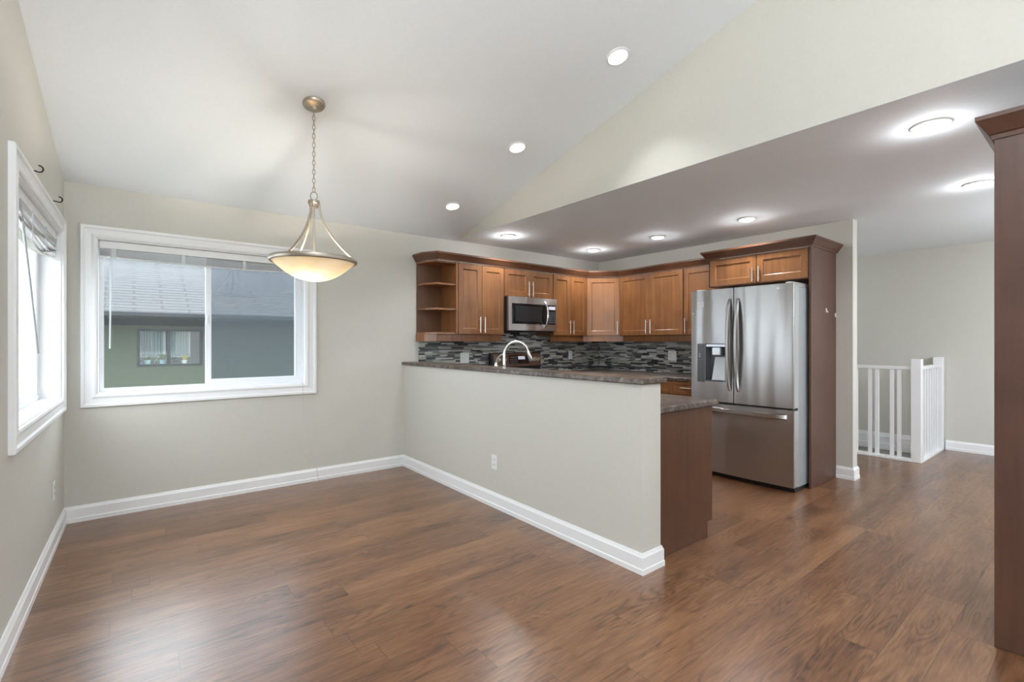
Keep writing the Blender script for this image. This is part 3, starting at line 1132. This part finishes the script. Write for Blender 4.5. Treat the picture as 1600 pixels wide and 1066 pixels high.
# base cabinets -------------------------------------------------------------
KP = ((2.394, 0, 0), (0, 1, 0), (1, 0, 0))
o = thing('peninsula_cabinet', (2.72, 2.8, 0), 'wooden base cabinets behind the half wall with a plain end panel', 'cabinet')
b = B(*KP)
b.box(1.701, 2.84, 0.002, 0.632, 0.100, 0.869)
b.box(3.60, 4.0, 0.002, 0.632, 0.100, 0.869)
b.box(2.84, 3.60, 0.002, 0.632, 0.100, 0.700)
b.box(2.84, 3.60, 0.614, 0.632, 0.700, 0.869)
b.done('body', 'wood', o)
b = B(*KP)
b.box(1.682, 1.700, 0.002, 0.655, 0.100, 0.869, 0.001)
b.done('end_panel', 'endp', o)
b = B(*KP)
b.box(1.684, 4.0, 0.002, 0.598, 0.001, 0.099)
b.done('toe_kick', 'endp', o)
for i in range(5):
    u0 = 1.703 + i * 0.459
    b = B(*KP)
    shaker(b, u0 + 0.002, u0 + 0.457, 0.11, 0.865, 0.633)
    d_ = b.done('door', 'wood', o)
    bar_handle(KP, u0 + (0.03 if i % 2 else 0.43), 0.67, 0.84, 0.653, d_)
Zb = (0.10, 0.869)


def base_cab(fr, u0, u1, label, cols, depth=0.60):
    t = thing('base_cabinet', Vector(fr[0]) + Vector(fr[1]) * ((u0 + u1) / 2) + Vector(fr[2]) * 0.3, label, 'cabinet')
    b = B(*fr)
    b.box(u0, u1, 0.003, depth, Zb[0], Zb[1])
    b.done('body', 'wood', t)
    b = B(*fr)
    b.box(u0, u1, 0.003, depth - 0.06, 0.001, Zb[0] - 0.001)
    b.done('toe_kick', 'panel', t)
    for a, c in cols:
        b = B(*fr)
        shaker(b, a + 0.002, c - 0.002, 0.722, 0.865, depth + 0.001, fr=0.034)
        do = b.done('drawer_front', 'wood', t)
        m_ = (a + c) / 2
        bar_handle(fr, 0.800, m_ - 0.065, m_ + 0.065, depth + 0.021, do, True)
        b = B(*fr)
        shaker(b, a + 0.002, c - 0.002, 0.105, 0.718, depth + 0.001)
        do = b.done('door', 'wood', t)
        bar_handle(fr, a + 0.03, 0.53, 0.70, depth + 0.021, do)
    return t


base_cab(KR, 2.665, 3.985, 'wooden base cabinets with top drawers along the right wall next to the refrigerator', [(2.667, 3.045), (3.045, 3.50), (3.50, 3.96)])
base_cab(KB, 4.068, XR - 0.004, 'wooden base cabinets in the corner right of the range', [(4.07, 4.62)])
base_cab(KB, 2.397, 3.296, 'wooden corner base cabinet left of the range', [(3.07, 3.294)])


# counters -------------------------------------------------------------------
def slab(b, x0, x1, y0, y1, z0, z1):
    b.box(x0, x1, y0, y1, z0, z1, 0.006)


b = B()
slab(b, 2.196, 2.432, 1.615, YB - 0.001, 1.056, 1.089)
tag(b.done('bar_counter', 'lam'), 'long brown marbled bar ledge on top of the half wall', 'countertop')
b = B()
# L-shaped top with a cut-out for the sink
slab(b, 2.395, 3.090, 1.655, 2.86, 0.870, 0.909)
slab(b, 2.395, 2.615, 2.86, 3.58, 0.870, 0.909)
slab(b, 3.000, 3.090, 2.86, 3.58, 0.870, 0.909)
slab(b, 2.395, 3.090, 3.58, YB - 0.012, 0.870, 0.909)
slab(b, 3.090, 3.297, 4.015, YB - 0.012, 0.870, 0.909)
tag(b.done('countertop', 'lam'), 'brown marbled countertop on the peninsula behind the half wall', 'countertop')
b = B()
slab(b, 4.066, XR - 0.012, 4.015, YB - 0.012, 0.870, 0.909)
slab(b, 4.640, XR - 0.012, 2.662, 4.015, 0.870, 0.909)
tag(b.done('countertop', 'lam'), 'brown marbled countertop in the corner between range and refrigerator', 'countertop')
# sink
t = thing('kitchen_sink', (2.81, 3.22, 0.72), 'steel sink sunk in the peninsula countertop below the faucet', 'sink')
b = B()
b.sweep([(2.617, 2.862), (2.998, 2.862), (2.998, 3.578), (2.617, 3.578)], [(0.010, 0.9095), (0.010, 0.913), (-0.006, 0.913), (-0.012, 0.90), (-0.020, 0.74), (-0.018, 0.74), (-0.004, 0.9095)], fl, closed=True)
b.done('basin', 'sinks', t, smooth=True)
b = B()
b.box(2.636, 2.979, 2.881, 3.559, 0.735, 0.741)
b.done('basin_floor', 'sinks', t)

# faucet
fx, fy_ = 2.555, 3.335
t = thing('kitchen_faucet', (fx, fy_, 0.91), 'chrome high-arc faucet with side lever rising behind the bar ledge', 'faucet')
b = B()
b.lathe([(0.030, 0.0), (0.030, 0.008), (0.022, 0.016), (0.020, 0.05), (0.016, 0.06)], (fx, fy_, 0.910), 20)
pts = [(fx, fy_, 0.96), (fx, fy_, 1.06), (fx, fy_, 1.17)]
dx, dy = 0.80, -0.60
R_ = 0.105
for k in range(13):
    a = pi - k * pi / 12 * 0.93
    s_ = R_ + R_ * math.cos(a)
    pts.append((fx + dx * s_, fy_ + dy * s_, 1.19 + R_ * 1.05 * math.sin(a)))
rad = [0.014, 0.014, 0.0135] + [0.0125] * 13
b.tube(pts, rad, 14)
e = Vector(pts[-1])
b.done('spout', 'chrome', t, smooth=True)
b = B()
d_ = (Vector(pts[-1]) - Vector(pts[-2])).normalized()
b.tube([e - d_ * 0.005, e + d_ * 0.02, e + d_ * 0.075, e + d_ * 0.085], [0.014, 0.0165, 0.0195, 0.015], 14)
b.done('spray_head', 'chrome', t, smooth=True)
hx, hy = 2.545, 3.445
b = B()
b.lathe([(0.022, 0.0), (0.020, 0.03), (0.015, 0.06), (0.017, 0.10), (0.018, 0.17), (0.014, 0.195), (0.006, 0.205)], (hx, hy, 0.910), 18)
b.tube([(hx, hy, 1.10), (hx + 0.01, hy - 0.012, 1.15), (hx + 0.03, hy - 0.03, 1.178), (hx + 0.055, hy - 0.05, 1.186)], [0.009, 0.008, 0.008, 0.010], 10)
b.done('lever', 'chrome', t, smooth=True)

# ------------------------------------------------------------------ range
t = thing('kitchen_range', (3.68, 4.3, 0), 'stainless electric range with a knobbed back panel under the microwave', 'stove')
KX0, KX1 = 3.304, 4.058
b = B()
b.box(KX0, KX1, 4.02, YB - 0.02, 0.06, 0.900, 0.004)
b.done('body', 'blackp', t)
b = B()
b.box(KX0 + 0.02, KX1 - 0.02, 4.06, YB - 0.03, 0.001, 0.059)
b.done('base', 'blackp', t)
b = B()
b.box(KX0, KX1, 4.0, 4.55, 0.901, 0.916, 0.003)
b.done('glass_cooktop', 'blackg', t)
b = B()
b.box(KX0 + 0.004, KX1 - 0.004, 3.985, 4.019, 0.28, 0.80, 0.004)
dd = b.done('oven_door', 'backsteel', t)
b = B()
b.box(KX0 + 0.12, KX1 - 0.12, 3.982, 3.9849, 0.40, 0.68)
b.done('door_glass', 'blackg', dd)
b = B()
b.tube([(KX0 + 0.05, 3.945, 0.755), (KX1 - 0.05, 3.945, 0.755)], 0.012, 10)
for x_ in (KX0 + 0.09, KX1 - 0.09):
    b.tube([(x_, 3.945, 0.755), (x_, 3.985, 0.755)], 0.008, 8)
b.done('door_handle', 'nickel', dd, smooth=True)
b = B()
b.box(KX0 + 0.004, KX1 - 0.004, 3.99, 4.019, 0.07, 0.27, 0.004)
b.done('storage_drawer', 'backsteel', t)
# back panel, leaning back
b = B()
b.prism_u([(4.552, 0.917), (4.552, 0.990), (4.540, 0.998), (4.575, 1.160), (4.585, 1.166), (4.622, 1.166), (4.622, 0.917)], KX0, KX1 + 0.01)
b.done('back_panel', 'blackp', t)
u_ = Vector((0, 0.035, 0.162)).normalized()


def bp(x, s, out):       # point on the sloping face, s from its foot
    n_ = Vector((0, -0.162, 0.035)).normalized()
    q = Vector((x, 4.540, 0.998)) + u_ * s + n_ * out
    return tuple(q)


def face_plate(b, x0, x1, s0, s1, o0, o1):
    b.loft([[bp(x0, s0, o0), bp(x1, s0, o0), bp(x1, s1, o0), bp(x0, s1, o0)], [bp(x0, s0, o1), bp(x1, s0, o1), bp(x1, s1, o1), bp(x0, s1, o1)]])


b = B()
face_plate(b, KX0 + 0.022, KX1 + 0.006, 0.002, 0.160, 0.0005, 0.007)
fp_ = b.done('control_fascia', 'backsteel', t)
b = B()
face_plate(b, 3.555, 3.868, 0.030, 0.140, 0.0075, 0.010)
b.done('display_panel', 'blackg', fp_)
b = B()
face_plate(b, 3.70, 3.81, 0.085, 0.125, 0.0102, 0.0108)
b.done('clock_display', 'display', fp_)
b = B()
for r_ in range(4):
    for c_ in range(5):
        x_ = 3.575 + c_ * 0.023
        face_plate(b, x_, x_ + 0.012, 0.040 + r_ * 0.024, 0.046 + r_ * 0.024, 0.0102, 0.0106)
b.done('touch_marks', 'silver', fp_)
for x_ in (3.395, 3.485, 3.915, 3.965, 4.015):
    b = B()
    q0, q1, q2 = Vector(bp(x_, 0.085, 0.007)), Vector(bp(x_, 0.085, 0.014)), Vector(bp(x_, 0.085, 0.036))
    b.tube([q0, q1, q1 + (q2 - q1) * 0.1, q2], [0.024, 0.024, 0.019, 0.017], 18)
    b.done('knob', 'nickel', t, smooth=True)

# ------------------------------------------------------------------ microwave
t = thing('microwave', (3.68, 4.42, 1.415), 'over-the-range steel microwave with black window and curved handle', 'microwave')
MZ0, MZ1 = 1.425, 1.818
b = B()
b.box(3.305, 4.056, 4.262, YB - 0.012, MZ0, MZ1, 0.003)
b.done('body', 'blackp', t)


def curved_front(b, x0, x1, z0, z1, yb, yf, bulge, nseg=12, ref=None):
    """slab whose front bows outward in plan"""
    r0, r1 = ref or (x0, x1)
    f = lambda x: yf - bulge * (1 - ((2 * (x - r0) / (r1 - r0)) - 1) ** 2)
    xs = [x0 + (x1 - x0) * i / nseg for i in range(nseg + 1)]
    pts = [(x, f(x)) for x in xs] + [(x1, yb), (x0, yb)]
    b.prism_z(pts, z0, z1)
    return f


RF = (3.305, 4.056)
b = B()
curved_front(b, 3.306, 4.055, 1.740, MZ1 - 0.002, 4.261, 4.236, 0.012, ref=RF)
curved_front(b, 3.306, 4.055, MZ0 + 0.004, 1.505, 4.261, 4.236, 0.012, ref=RF)
curved_front(b, 3.306, 3.352, 1.505, 1.740, 4.261, 4.236, 0.012, ref=RF)
curved_front(b, 4.030, 4.055, 1.505, 1.740, 4.261, 4.236, 0.012, ref=RF)
md = b.done('door', 'steel', t)
b = B()
curved_front(b, 3.353, 3.880, 1.506, 1.739, 4.261, 4.238, 0.012, ref=RF)
b.done('door_glass', 'blackg', md)
b = B()
curved_front(b, 3.400, 3.800, 1.535, 1.712, 4.2375, 4.2372, 0.012, ref=RF)
b.done('window_mesh', 'blackp', md)
b = B()
curved_front(b, 3.884, 4.029, 1.506, 1.739, 4.261, 4.238, 0.012, ref=RF)
cp = b.done('control_panel', 'blackp', t)
for r_ in range(5):
    for c_ in range(3):
        x_ = 3.915 + c_ * 0.034
        b = B()
        b.box(x_, x_ + 0.022, 4.2195, 4.2265, 1.525 + r_ * 0.028, 1.541 + r_ * 0.028)
        b.done('button', 'greyp', cp)
b = B()
b.box(3.91, 4.01, 4.2200, 4.2270, 1.685, 1.722)
b.done('clock_display', 'display', cp)
b = B()
hp = []
for i in range(13):
    s = i / 12
    hp.append((3.852 + 0.0 * s, 4.232 - 0.055 * math.sin(pi * s) ** 0.7, 1.463 + 0.316 * s))
b.tube(hp, 0.012, 12)
b.done('handle', 'chrome', t, smooth=True)
b = B()
b.box(3.33, 4.03, 4.28, 4.60, MZ0 - 0.010, MZ0 - 0.0005, 0.003)
b.done('vent_grille', 'blackp', t)

# ------------------------------------------------------------------ refrigerator
FX = 4.385      # door front
KF = ((0, 0, 0), (0, 1, 0), (-1, 0, 0))     # u = Y, n = -X
t = thing('refrigerator', (4.8, 2.15, 0), 'large stainless french door refrigerator with ice dispenser and bottom freezer', 'refrigerator')
Y0, Y1, YS = 1.692, 2.640, 2.200
b = B(*KF)
b.box(1.700, 2.600, -5.20, -(FX + 0.112), 0.035, 1.772, 0.004)
b.done('case', 'fridge_side', t)
b = B(*KF)
b.box(1.705, 2.610, -5.15, -(FX + 0.055), 0.001, 0.034)
b.done('base_grille', 'blackp', t)


def fr_front(u):
    s = (u - Y0) / (Y1 - Y0) * 2 - 1
    return -(FX - 0.014 + 0.018 * s * s)


def door_piece(b, u0, u1, z0, z1, n=10, back=-(FX + 0.105), rl=0.0, rr=0.0):
    us = [u0 + (u1 - u0) * i / n for i in range(n + 1)]
    front = []
    for u in us:
        f = fr_front(u)
        if rl and u - u0 < rl:
            q = 1 - (u - u0) / rl
            f -= rl * (1 - math.sqrt(max(0, 1 - q * q)))
        if rr and u1 - u < rr:
            q = 1 - (u1 - u) / rr
            f -= rr * (1 - math.sqrt(max(0, 1 - q * q)))
        front.append((u, f))
    if rl:
        front = [(u0, fr_front(u0) - rl), (u0 + rl * 0.3, fr_front(u0 + rl * 0.3) - rl * 0.3)] + front[1:]
    pts = front + [(u1, back), (u0, back)]
    b.prism_z(pts, z0, z1)


ZD0, ZD1 = 0.726, 1.800
# dispenser opening in the left door
DU0, DU1, DZ0, DZ1 = 2.282, 2.487, 0.915, 1.281
b = B(*KF)
door_piece(b, YS + 0.004, DU0, ZD0, ZD1, 4)
door_piece(b, DU1, Y1, ZD0, ZD1, 8)
door_piece(b, DU0, DU1, DZ1, ZD1, 6)
door_piece(b, DU0, DU1, ZD0, DZ0, 6)
ld = b.done('door', 'steel', t, smooth=True)
b = B(*KF)
door_piece(b, Y0, YS - 0.004, ZD0, ZD1, 16, rl=0.004)
rd = b.done('door', 'steel', t, smooth=True)
b = B(*KF)
door_piece(b, Y0, Y1, 0.050, 0.708, 24, rl=0.004)
fd = b.done('freezer_drawer', 'steel', t, smooth=True)
# dark gaskets behind the doors
b = B(*KF)
b.box(Y0 + 0.012, Y1 - 0.045, -(FX + 0.1115), -(FX + 0.1055), 0.06, 1.765)
b.box(YS - 0.003, YS + 0.003, -(FX + 0.105), -(FX + 0.03), 0.73, 1.795)
b.box(Y0 + 0.02, Y1 - 0.05, -(FX + 0.105), -(FX + 0.03), 0.7085, 0.7255)
b.done('gasket', 'blackp', t)
# door edges seen from the side
for zz0, zz1 in ((ZD0 + 0.004, ZD1 - 0.02), (0.055, 0.703)):
    b = B(*KF)
    b.box(Y0 - 0.0015, Y0 - 0.0002, -(FX + 0.100), -(FX + 0.020), zz0, zz1)
    b.done('edge_trim', 'silver', t)
# dispenser
b = B(*KF)
bk = -(FX + 0.085)
ff = fr_front(2.38) - 0.004
b.box(DU0, DU1, bk, bk + 0.004, DZ0, DZ1)
b.box(DU0, DU0 + 0.004, bk, ff, DZ0, DZ1)
b.box(DU1 - 0.004, DU1, bk, ff, DZ0, DZ1)
b.box(DU0, DU1, bk, ff, DZ1 - 0.004, DZ1)
b.box(DU0, DU1, bk, ff, DZ0, DZ0 + 0.006)
dsp = b.done('dispenser_recess', 'greyp', ld)
b = B(*KF)
b.box(DU0 + 0.006, DU1 - 0.006, ff - 0.045, ff - 0.004, DZ1 - 0.032, DZ1 - 0.006, 0.003)
b.box(2.335, 2.425, bk + 0.006, ff - 0.004, DZ1 - 0.115, DZ1 - 0.034, 0.008)
b.done('spout_housing', 'silver', dsp)
b = B(*KF)
b.loft([[(2.318, bk + 0.03, 1.15), (2.418, bk + 0.03, 1.15), (2.418, bk + 0.022, 1.15), (2.318, bk + 0.022, 1.15)],
        [(2.300, ff - 0.020, 0.930), (2.430, ff - 0.020, 0.930), (2.430, ff - 0.030, 0.926), (2.300, ff - 0.030, 0.926)]])
b.done('paddle', 'silver', dsp)
b = B(*KF)
b.box(DU0 + 0.006, DU1 - 0.006, bk + 0.006, ff - 0.002, DZ0 + 0.007, DZ0 + 0.014, 0.002)
b.done('drip_tray', 'greyp', dsp)
b = B(*KF)
loops = []
for i in range(7):
    u = 2.492 + (2.572 - 2.492) * i / 6
    f = fr_front(u)
    loops.append([(u, f - 0.002, 0.905), (u, f + 0.0025, 0.905), (u, f + 0.0025, 1.279), (u, f - 0.002, 1.279)])
b.loft(loops)
cpn = b.done('control_strip', 'greyp', ld, smooth=True)
b = B(*KF)
for zz in (1.172, 1.150):
    b.box(2.540, 2.550, fr_front(2.545) + 0.0026, fr_front(2.545) + 0.0036, zz, zz + 0.010)
b.done('indicator_marks', 'paper', cpn)
b = B(*KF)
b.box(2.492, 2.574, fr_front(2.53) - 0.002, fr_front(2.53) + 0.0015, 1.640, 1.692)
b.done('paper_note', 'paper', ld)
b = B(*KF)
b.box(2.612, 2.628, fr_front(2.62) - 0.001, fr_front(2.62) + 0.006, 1.570, 1.586, 0.002)
b.done('round_magnet', 'paper', ld)


def strip_handle(u_top, u_bot, z0, z1, parent, w=0.042, bow=0.052):
    b = B(*KF)
    loops = []
    for i in range(25):
        s = i / 24
        z = z0 + (z1 - z0) * s
        u = u_bot + (u_top - u_bot) * s
        n = fr_front(u) + 0.001 + bow * (math.sin(pi * s) ** 0.55 if 0 < s < 1 else 0)
        k = w / 2 * (0.72 + 0.28 * math.sin(pi * s))
        loops.append([(u - k, n - 0.004, z), (u - k * 0.5, n + 0.008, z), (u + k * 0.5, n + 0.008, z), (u + k, n - 0.004, z), (u + k * 0.5, n - 0.010, z), (u - k * 0.5, n - 0.010, z)])
    b.loft(loops)
    b.done('handle', 'steel', parent, smooth=True)


strip_handle(2.238, 2.238, 0.835, 1.700, ld)
strip_handle(2.160, 2.160, 0.835, 1.700, rd)
b = B(*KF)
loops = []
for i in range(25):
    s = i / 24
    u = 1.745 + (2.590 - 1.745) * s
    n = fr_front(u) + 0.001 + 0.050 * (math.sin(pi * s) ** 0.55 if 0 < s < 1 else 0)
    z = 0.650 + 0.006 * math.sin(pi * s)
    loops.append([(u, n - 0.004, z - 0.024), (u, n + 0.008, z - 0.016), (u, n + 0.008, z + 0.016), (u, n - 0.004, z + 0.024), (u, n - 0.012, z + 0.009), (u, n - 0.012, z - 0.009)])
b.loft(loops)
b.done('handle', 'steel', fd, smooth=True)
# hinge covers on top
for u0, u1 in ((1.703, 1.765), (2.530, 2.595)):
    b = B(*KF)
    b.box(u0, u1, -4.74, -(FX + 0.02), 1.801, 1.812, 0.003)
    b.box(u0, u1, -4.74, -(FX + 0.118), 1.7725, 1.801, 0.003)
    b.done('hinge_cover', 'silver', t)
# badge: disc with a face mark and two letters
bz, bn = 1.762, fr_front(1.80) + 0.0005
FB = KF
b = B(*KF)
b.prism_n([(1.813 + 0.011 * math.cos(a), bz + 0.011 * math.sin(a)) for a in [2 * pi * i / 24 for i in range(24)]], bn - 0.002, bn + 0.0012)
bd = b.done('door_badge', 'logo', rd)
cu = bpy.data.curves.new('badge_lettering', 'FONT')
cu.body = 'LG'
cu.size = 0.026
cu.extrude = 0.0006
to = bpy.data.objects.new('tmp_text', cu)
COL.objects.link(to)
bpy.context.view_layer.update()
me = bpy.data.meshes.new_from_object(to)
bpy.data.objects.remove(to)
# letters run along -Y, face -X
me.transform(Matrix(((0, 0, -1, -(bn + 0.0006)), (-1, 0, 0, 1.795), (0, 1, 0, bz - 0.0095), (0, 0, 0, 1))))
me.transform(Matrix.Translation(-ORG[rd.name]))
me.materials.clear()
me.materials.append(M['logo'])
lo = bpy.data.objects.new('badge_lettering', me)
COL.objects.link(lo)
lo.parent = rd

# small hooks stuck on the tall side panel
for x_, z_, lab in ((5.027, 1.585, 'small white hook stuck to the refrigerator side panel, left one'), (5.255, 1.548, 'small white hook at the back edge of the refrigerator side panel')):
    b = B(((0, 1.6605, 0)), (1, 0, 0), (0, -1, 0))
    b.box(x_ - 0.010, x_ + 0.010, 0.0, 0.003, z_ - 0.016, z_ + 0.024, 0.0012)
    b.tube([(x_, 0.003, z_ + 0.012), (x_, 0.008, z_ - 0.006), (x_, 0.013, z_ - 0.016), (x_, 0.018, z_ - 0.008)], 0.004, 8)
    tag(b.done('adhesive_hook', 'hookw', smooth=True), lab, 'hook', 'hooks on the cabinet side panel')

# ------------------------------------------------------------------ tall pantry at the right
t = thing('pantry_cabinet', (3.3, 0.0, 0), 'tall dark brown pantry cabinet at the right edge of the photo', 'cabinet')
QX, QY1, QY0, QX1 = 2.860, 0.318, -0.30, 3.780
b = B()
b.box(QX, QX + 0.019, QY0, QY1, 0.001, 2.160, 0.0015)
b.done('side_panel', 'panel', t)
b = B()
b.box(QX + 0.020, QX1, QY0, QY1 - 0.022, 0.10, 2.158)
b.done('body', 'wood_in', t)
b = B()
b.box(QX + 0.020, QX1, QY0, QY1 - 0.08, 0.001, 0.099)
b.done('toe_kick', 'panel', t)
KQ = ((0, QY1 - 0.022, 0), (1, 0, 0), (0, 1, 0))
for a, c, h in ((QX + 0.021, 3.33, 3.30), (3.33, QX1, 3.36)):
    b = B(*KQ)
    shaker(b, a + 0.002, c - 0.002, 0.11, 2.15, 0.001)
    do = b.done('door', 'wood', t)
    bar_handle(KQ, h, 0.95, 1.12, 0.021, do)
b = B()
CQ = [(d, h - Z1 + 2.158) for d, h in CR]
CQ = [(0, 2.150), (0.006, 2.150), (0.008, 2.168), (0.016, 2.172), (0.048, 2.226), (0.052, 2.230), (0.052, 2.248), (0, 2.248)]
b.sweep([(QX - 0.001, QY0), (QX - 0.001, QY1 + 0.001), (QX1, QY1 + 0.001)], CQ, fl, side=-1)
b.done('crown', 'panel', t)

# ------------------------------------------------------------------ stair railing
t = thing('stair_railing', (6.615, 1.325, 0), 'white square-baluster railing around the stair opening in the hall', 'railing')
b = B()
b.box(6.570, 6.660, 1.280, 1.370, 0.0, 1.112, 0.004)
b.done('post', 'trim', t)
b = B()
b.box(7.585, 7.675, 1.280, 1.370, 0.0, 1.115, 0.004)
b.done('post', 'trim', t)
b = B()
b.box(6.588, 6.642, 1.371, YB - 0.001, 0.995, 1.030, 0.003)
b.done('top_rail', 'trim', t)
b = B()
b.box(6.661, 7.584, 1.298, 1.352, 0.995, 1.030, 0.003)
b.done('top_rail', 'trim', t)
b = B()
b.box(6.560, 6.672, 1.371, YB - 0.001, 0.001, 0.028, 0.003)
b.done('base_plate', 'trim', t)
b = B()
b.box(6.661, 7.584, 1.272, 1.376, 0.001, 0.028, 0.003)
b.done('base_plate', 'trim', t)
y_ = 1.476
while y_ < YB - 0.1:
    for q in (y_, y_ + 0.064):
        b = B()
        b.box(6.598, 6.632, q - 0.017, q + 0.017, 0.0285, 0.9945)
        b.done('baluster', 'trim', t)
    y_ += 0.201
x_ = 6.775
while x_ < 7.54:
    b = B()
    b.box(x_ - 0.017, x_ + 0.017, 1.308, 1.342, 0.0285, 0.9945)
    b.done('baluster', 'trim', t)
    x_ += 0.118

# ------------------------------------------------------------------ outside: neighbouring house
b = B()
b.box(-40, 40, -30, 50, -3.3, -3.05)
struct(b.done('ground', 'lawn'))
t = thing('neighbour_house', (1.5, 16.0, -3.05), 'green-grey stucco house with pale shingle roof seen through the back window', 'house')
NY = 13.0
NW = (0.05, 1.235, 0.765, 1.590)
b = B()
b.box(-0.68, NW[0], NY, NY + 0.2, -3.05, 1.88)
b.box(NW[1], 13, NY, NY + 0.2, -3.05, 1.88)
b.box(NW[0], NW[1], NY, NY + 0.2, -3.05, NW[2])
b.box(NW[0], NW[1], NY, NY + 0.2, NW[3], 1.88)
b.done('wall', 'stucco', t)
b = B()
b.prism_u([(NY - 1.2, 1.872), (NY + 8.0, 6.4), (NY + 8.0, 6.2), (NY - 1.15, 1.845)], -0.98, 13.6)
b.done('roof', 'shingle', t)
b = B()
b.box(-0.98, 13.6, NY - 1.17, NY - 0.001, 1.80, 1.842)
b.box(-0.68, 13.0, NY - 0.03, NY - 0.001, 1.66, 1.80)  # dark strip on the wall top standing in for the eave's shadow
b.done('soffit_shade', 'soffit_shade', t)
b = B()
b.box(-0.98, 13.6, NY - 1.27, NY - 1.201, 1.80, 1.885, 0.01)
b.done('gutter', 'soffit_shade', t)
b = B()
b.sweep([(NW[0], NW[2]), (NW[1], NW[2]), (NW[1], NW[3]), (NW[0], NW[3])], [(0.0, 0), (0, 0.03), (-0.05, 0.03), (-0.05, 0.09), (0, 0.09)], lambda x, y, h: (x, NY + 0.001 + h, y), closed=True)
b.box(0.607 - 0.03, 0.607 + 0.03, NY + 0.02, NY + 0.10, NW[2] + 0.05, NW[3] - 0.05)
nw = b.done('window', 'dframe', t)
b = B()
b.box(NW[0] + 0.05, NW[1] - 0.05, NY + 0.11, NY + 0.115, NW[2] + 0.05, NW[3] - 0.05)
b.done('pane', 'glassp', nw)
b = B()
b.box(NW[0] - 0.2, NW[1] + 0.2, NY + 0.60, NY + 0.62, NW[2] - 0.2, NW[3] + 0.2)
b.done('inner_wall', 'dimroom', nw)


def curtain(x0, x1, z0, z1, m, nm):
    b = B()
    n = 40
    lo = []
    for i in range(n + 1):
        x = x0 + (x1 - x0) * i / n
        y = NY + 0.30 + 0.012 * math.sin(i * 1.3)
        lo.append([(x, y, z0), (x, y + 0.004, z0), (x, y + 0.004, z1), (x, y, z1)])
    b.loft(lo)
    b.done(nm, m, nw, smooth=True)


curtain(0.10, 0.53, 0.985, 1.56, 'curtain', 'curtain')
curtain(0.62, 1.00, 0.985, 1.56, 'curtain', 'curtain')
for x0, x1 in ((0.085, 0.125), (0.51, 0.56), (0.985, 1.02)):
    b = B()
    b.box(x0, x1, NY + 0.26, NY + 0.275, 0.96, 1.56)
    b.done('curtain_edge', 'curtain2', nw)
b = B()
b.box(0.10, 0.56, NY + 0.26, NY + 0.275, 0.96, 0.985)
b.box(0.62, 1.02, NY + 0.26, NY + 0.275, 0.96, 0.985)
b.done('curtain_hem', 'curtain2', nw)
b = B()
b.box(NW[0] + 0.001, NW[1] - 0.001, NY + 0.116, NY + 0.30, NW[2] - 0.03, NW[2] + 0.048)
b.done('inner_sill', 'curtain2', nw)
POTS = [(0.12, 0.030, 'potb', 'leafd', 0.05, 'small blue pot at the left end of the neighbour window sill'),
        (0.235, 0.062, 'pot', 'leaf', 0.10, 'left teal pot with sparse leaves on the neighbour window sill'),
        (0.368, 0.036, 'leafd', 'leaf', 0.13, 'dark pot between the two teal pots on the neighbour window sill'),
        (0.500, 0.062, 'pot', 'leaf', 0.15, 'right teal pot with spiky leaves on the neighbour window sill'),
        (0.705, 0.045, 'leafd', 'leafd', 0.11, 'dark round plant right of the mullion on the neighbour window sill'),
        (0.900, 0.055, 'potw', 'leafy', 0.13, 'white pot with yellow flowers on the neighbour window sill')]
for k, (x_, r, pm, lm, hh, lab) in enumerate(POTS):
    zb = NW[2] + 0.049
    yq = NY + 0.20
    t2 = thing('potted_plant', (x_, yq, zb), lab, 'plant', 'pots on the neighbour window sill')
    b = B()
    b.lathe([(r * 0.75, 0), (r, r * 1.25), (r * 1.06, r * 1.25), (r * 1.06, r * 1.45), (r * 0.9, r * 1.45)], (x_, yq, zb), 18)
    b.done('pot', pm, t2, smooth=True)
    rr = random.Random(k)
    b = B()
    for i in range(26):
        a = rr.uniform(0, 2 * pi)
        sp_ = rr.uniform(0.15, 1.0) * r * 1.5
        h1 = rr.uniform(0.4, 1.0) * hh
        p0 = Vector((x_, yq, zb + r * 1.40))
        p1 = Vector((x_ + sp_ * math.cos(a), yq + 0.5 * sp_ * math.sin(a), zb + r * 1.40 + h1))
        b.tube([p0, p0.lerp(p1, 0.5) + Vector((0, 0, 0.012)), p1], [0.004, 0.010, 0.003], 5)
    b.done('leaves', lm, t2)
